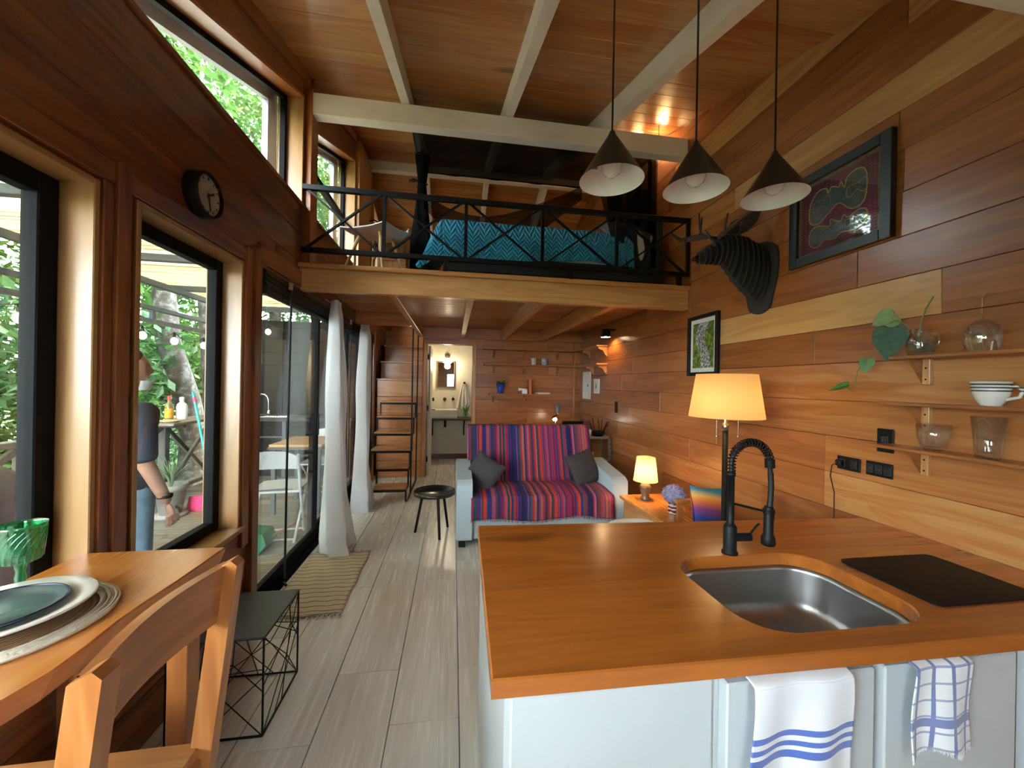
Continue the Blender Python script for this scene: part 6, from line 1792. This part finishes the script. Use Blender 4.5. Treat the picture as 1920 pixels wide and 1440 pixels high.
def swag(u, v):
    x = -.34 + 1.75 * u; sag = .55 * (1 - (2 * u - .75) ** 2) if 0 else 0
    zt3 = 3.42 - .55 * math.sin(min(1, u * 1.6) * PI / 2 * 1.1) * (1 - u) + .30 * u
    return Vector((x, 4.10 + .12 * u, zt3 - v * (.16 + .22 * math.sin(PI * u)) + .02 * math.sin(v * 14 + u * 6)))
MB().grid(swag, 40, 14).build('swag', net, t)
MB().grid(lambda u, v: Vector((1.86 - .05 * math.sin(u * 26), 3.40 + .95 * u, 3.70 - 1.32 * v)), 60, 20).build('side_panel', net, t)
MB().grid(lambda u, v: Vector((1.30 + .56 * u + .35 * (v - .4) * (v > .4) * (1 - u) - .25 * (1 - v) * (1 - u) * 0, 3.37 + .02 * math.sin(u * 22), 3.68 - 1.2 * v)), 40, 20).build('front_drape', net, t)
for (a, b_) in (((-.40, 3.36, 3.665), (1.86, 3.36, 3.665)), ((-.40, 4.34, 3.765), (1.86, 4.34, 3.765)), ((-.40, 3.36, 3.665), (-.40, 4.34, 3.765)), ((1.86, 3.36, 3.665), (1.86, 4.34, 3.765))):
    MB().tube([a, b_], .008, 6).build('canopy_rod', M['black'], t)
for (x, y) in ((-.40, 3.36), (1.86, 3.36), (-.40, 4.34), (1.86, 4.34)):
    MB().tube([(x, y, 3.66 + .1 * (y > 4)), (x, y, roof(y) - .001)], .003, 5).build('hanging_cord', M['blackmat'], t)
settle(t)
shell_chair('loft_chair', 'white shell chair with pale legs on the loft by the window', (-.70, 3.60, LZ), PI * .85, .10)
t = thing('wood_nightstand', 'small orange wood nightstand on the loft behind white chair', 'nightstand')
o = B(-.74, -.48, 3.86, 4.14, LZ + .05, LZ + .50, b=.004).build('body', M['wood_z'], t); o['tone'] = .62
o = B(-.725, -.495, 3.852, 3.861, LZ + .28, LZ + .47, b=.003).build('drawer', M['wood_x'], t); o['tone'] = .66
for (x, y) in ((-.74, 3.87), (-.51, 3.87), (-.74, 4.10), (-.51, 4.10)): o = B(x, x + .03, y, y + .03, LZ, LZ + .05).build('foot', M['wood_z'], t); o['tone'] = .5
settle(t)
t = thing('loft_sconce', 'small black cone sconce on the loft wall by window', 'lamp')
lc = Vector((-.99, 5.30, 3.42))
MB().lathe([(.075, 0), (.045, .12), (0, .13)], lc, 24).build('shade', M['black'], t)
MB().tube([lc + Vector((0, 0, .12)), lc + Vector((-.08, 0, .16)), Vector((XL + .05, 5.30, 3.56))], .008, 8).build('arm', M['black'], t)
MB().sphere(lc + Vector((0, 0, .03)), .03, 12, 8).build('bulb', cone_in, t)
settle(t)
t = thing('loft_string_lights', 'string of small warm bulbs under the loft ceiling by plank wall', 'string light')
bp_ = [(1.97, 3.52, 3.83), (1.95, 4.0, 4.02), (1.96, 4.55, 4.16)]
MB().tube([(2.03, 3.35, 3.86)] + [Vector(p) + Vector((0, 0, .06)) for p in bp_] + [(2.03, 5.0, 4.32)], .004, 6).build('cable', M['blackmat'], t)
for p in bp_: MB().sphere(p, .030, 12, 8).build('bulb', emit('loft_bulb', (1, .62, .26), 30.0), t)
settle(t)
for p in bp_[:2]: light('POINT', 'loft_string_light', (p[0] - .05, p[1], p[2]), .6, (1, .55, .2), .03)
t = thing('wall_speaker', 'small black box speaker mounted high on plank wall in the loft', 'speaker')
B(XR - .17, XR - .03, 3.78, 4.0, 3.33, 3.52, b=.006).build('cabinet', M['black'], t)
B(XR - .03, XR - .0005, 3.86, 3.92, 3.40, 3.46).build('bracket', M['black'], t)
settle(t)

# ------------------------------------------------------------------ person on the deck
def person():
    t = thing('person', 'person in a navy top and light blue jeans standing on the deck', 'person')
    skin = plain('skin', (.36, .19, .12), .55, var=.06, scale=20)
    def skinned(verts, edges, root=0, sub=2):
        me = bpy.data.meshes.new('tmp'); me.from_pydata([v[0] for v in verts], edges, []); ob_ = bpy.data.objects.new('tmp', me); C.objects.link(ob_)
        ob_.modifiers.new('skin', 'SKIN'); ob_.modifiers.new('sub', 'SUBSURF').levels = sub
        for i, v in enumerate(verts):
            sv = me.skin_vertices[0].data[i]; sv.radius = v[1] if isinstance(v[1], tuple) else (v[1], v[1]); sv.use_root = (i == root)
        dg_ = bpy.context.evaluated_depsgraph_get(); dg_.update()
        m2 = bpy.data.meshes.new_from_object(ob_.evaluated_get(dg_)); bpy.data.objects.remove(ob_)
        vs = [tuple(v.co) for v in m2.vertices]; fs = [tuple(p.vertices) for p in m2.polygons]
        return vs, fs
    # local frame: facing +Y, left is -X ; feet on z = 0
    def limb_arm(s_): return [((s_ * .165, -.01, 1.33), .062), ((s_ * .215, -.03, 1.08), .046), ((s_ * .215, .07, .86), .034), ((s_ * .210, .105, .79), (.028, .020))]
    def limb_leg(s_): return [((s_ * .085, -.01, .84), .095), ((s_ * .09, .01, .47), .062), ((s_ * .095, -.02, .10), .042), ((s_ * .10, .02, .045), .045), ((s_ * .105, .13, .03), (.04, .028))]
    tor = [((0, -.01, .90), (.15, .12)), ((0, 0, 1.02), (.145, .12)), ((0, 0, 1.17), (.15, .115)), ((0, -.015, 1.31), (.15, .10)), ((0, -.015, 1.39), (.075, .06)), ((0, .0, 1.445), (.05, .05)), ((0, .015, 1.50), (.05, .055))]
    V_ = list(tor); E_ = [(i, i + 1) for i in range(len(tor) - 1)]
    for s_ in (-1, 1):
        b0 = len(V_); V_ += limb_arm(s_); E_ += [(3, b0)] + [(b0 + i, b0 + i + 1) for i in range(3)]
        b0 = len(V_); V_ += limb_leg(s_); E_ += [(0, b0)] + [(b0 + i, b0 + i + 1) for i in range(4)]
    vs, fs = skinned(V_, E_)
    body = MB(); body.add(vs, fs, True)
    # head with brow, nose, lips, chin, ears
    HR = Matrix.Rotation(math.radians(-24), 3, 'Z')
    def head(u, v):
        a = 2 * PI * u; th = PI * v
        d = Vector((math.sin(a) * math.sin(th), math.cos(a) * math.sin(th), -math.cos(th)))
        p = Vector((d.x * .074, d.y * .096, d.z * .115))
        if d.z < 0: p.x *= 1 - .28 * (-d.z) ** 1.4; p.y *= 1 - .10 * (-d.z)
        if d.y > .2:
            fx2 = d.x * d.x
            p.y += .030 * math.exp(-(fx2 / .012)) * math.exp(-((d.z + .12) / .16) ** 2)          # nose
            p.y += .010 * math.exp(-(fx2 / .05)) * math.exp(-((d.z + .48) / .07) ** 2)           # lips
            p.y += .014 * math.exp(-(fx2 / .06)) * math.exp(-((d.z + .80) / .14) ** 2)           # chin
            p.y -= .012 * math.exp(-((abs(d.x) - .36) / .16) ** 2) * math.exp(-((d.z - .06) / .12) ** 2)   # eye sockets
            p.y += .006 * math.exp(-((d.z - .26) / .1) ** 2)
        return HR @ p + Vector((0, .02, 1.575))
    body.grid(head, 48, 36, True, True)
    for s_ in (-1, 1): body.sphere(HR @ Vector((s_ * .075, -.01, 0)) + Vector((0, .02, 1.57)), .022, 10, 8, (.35, .7, 1.3))
    # hands: palm and five fingers, relaxed curl
    for s_ in (-1, 1):
        pm = Vector((s_ * .210, .115, .745)); v2, f2 = skinned([((s_ * .210, .105, .79), (.026, .018)), (tuple(pm), (.036, .015)), ((s_ * .207, .128, .715), (.034, .013))], [(0, 1), (1, 2)], 0, 1)
        body.add(v2, f2, True)
        for k_ in range(4):
            yy = -.028 + .019 * k_; L = (.062, .072, .068, .055)[k_]
            body.tube([(s_ * .207, .128 + yy, .715), (s_ * .204, .138 + yy, .715 - L * .5), (s_ * .190, .142 + yy, .715 - L * .85), (s_ * .176, .138 + yy, .715 - L)], [.009, .0085, .0075, .006], 8)
        body.tube([(s_ * .205, .15, .76), (s_ * .192, .178, .735), (s_ * .182, .188, .705)], [.010, .009, .007], 8)
    ob_ = body.build('tmpbody', skin, None)
    rm_ = ob_.modifiers.new('remesh', 'REMESH'); rm_.mode = 'VOXEL'; rm_.voxel_size = .0075; rm_.use_smooth_shade = True
    dg_ = bpy.context.evaluated_depsgraph_get(); dg_.update()
    m2 = bpy.data.meshes.new_from_object(ob_.evaluated_get(dg_)); bpy.data.objects.remove(ob_)
    m2.name = 'body'; m2.materials.clear(); m2.materials.append(skin)
    bo = bpy.data.objects.new('body', m2); C.objects.link(bo); bo.parent = t
    for p in m2.polygons: p.use_smooth = True
    # clothes as shells
    sv = [((0, -.01, .70), (.178, .150)), ((0, -.01, .86), (.175, .148)), ((0, 0, 1.0), (.17, .142)), ((0, 0, 1.17), (.17, .135)), ((0, -.015, 1.31), (.165, .115)), ((0, -.015, 1.375), (.105, .078))]
    se = [(0, 1), (1, 2), (2, 3), (3, 4), (4, 5)]
    for s_ in (-1, 1):
        b0 = len(sv); sv += [((s_ * .17, -.01, 1.33), .078), ((s_ * .222, -.03, 1.10), .066), ((s_ * .225, -.022, 1.05), .064)]; se += [(4, b0), (b0, b0 + 1), (b0 + 1, b0 + 2)]
    vs, fs = skinned(sv, se)
    MB().add(vs, fs, True).build('shirt', plain('navy_jersey', (.018, .024, .034), .9, var=.25, scale=5), t)
    jv = [((0, -.01, .98), (.16, .128)), ((0, -.01, .82), (.17, .14))]; je = [(0, 1)]
    for s_ in (-1, 1):
        b0 = len(jv); jv += [((s_ * .088, -.01, .76), .115), ((s_ * .092, .01, .47), .085), ((s_ * .097, -.02, .10), .072), ((s_ * .097, -.018, .05), .072)]; je += [(1, b0), (b0, b0 + 1), (b0 + 1, b0 + 2), (b0 + 2, b0 + 3)]
    vs, fs = skinned(jv, je)
    MB().add(vs, fs, True).build('jeans', plain('light_denim', (.20, .32, .42), .9, var=.22, scale=9), t)
    def hair(u, v):
        a = 2 * PI * u; th = PI * .58 * v
        d = Vector((math.sin(a) * math.sin(th), math.cos(a) * math.sin(th), math.cos(th)))
        cut = 1.0 if d.y < .3 else max(.2, 1 - (d.y - .3) * .9)
        return HR @ Vector((d.x * .080, d.y * .100 - .010 - (.012 if d.y > .5 else 0), d.z * .122 + (.02 if d.y > .5 else 0))) + Vector((0, .02, 1.578))
    MB().grid(hair, 40, 18, True, True).build('hair', plain('short_grey_hair', (.06, .05, .045), .8, var=.3, scale=60), t)
    mk = MB().grid(lambda u, v: HR @ Vector((math.sin((u - .5) * 2.3) * .076 * (1 - .12 * v), math.cos((u - .5) * 2.3) * (.112 - .014 * v), 0)) + Vector((0, .02, 1.505 - .055 * v)), 20, 8)
    mk.build('chin_mask', plain('white_mask', (.75, .78, .8), .8), t)
    for s_ in (-1, 1):
        MB().prism([(s_ * .10 - .05, -.09), (s_ * .10 + .05, -.09), (s_ * .105 + .05, .17), (s_ * .105 - .045, .17)], .05, 'z', 0).build('shoe', plain('dark_shoe', (.03, .03, .03), .6), t)
    MB().lathe([(.036, 0), (.038, .018)], (.213, .085, .83), 20).build('wristband', M['blackmat'], t)
    return t
pr = person()
pr.location = (-1.815, 2.44, DZ0)
pr.rotation_euler[2] = math.radians(-24)
pr.scale = (.97, .97, .97)
# gooseneck lamp on the pergola
t = thing('pergola_lamp', 'small copper lamp on a curved pipe under the pergola tube', 'lamp')
MB().tube([(-2.02, 3.86, 2.30), (-2.02, 3.86, 2.40), (-1.99, 3.86, 2.455), (-1.94, 3.86, 2.47), (-1.91, 3.86, 2.49)], .008, 8).build('pipe', plain('rusty_pipe', (.10, .05, .03), .6), t)
MB().lathe([(.022, 0), (.024, .06), (.012, .085), (0, .09)], (-2.02, 3.86, 2.22), 16).build('lamp_cage', plain('copper', (.35, .14, .07), .35, metal=.8), t)
settle(t)
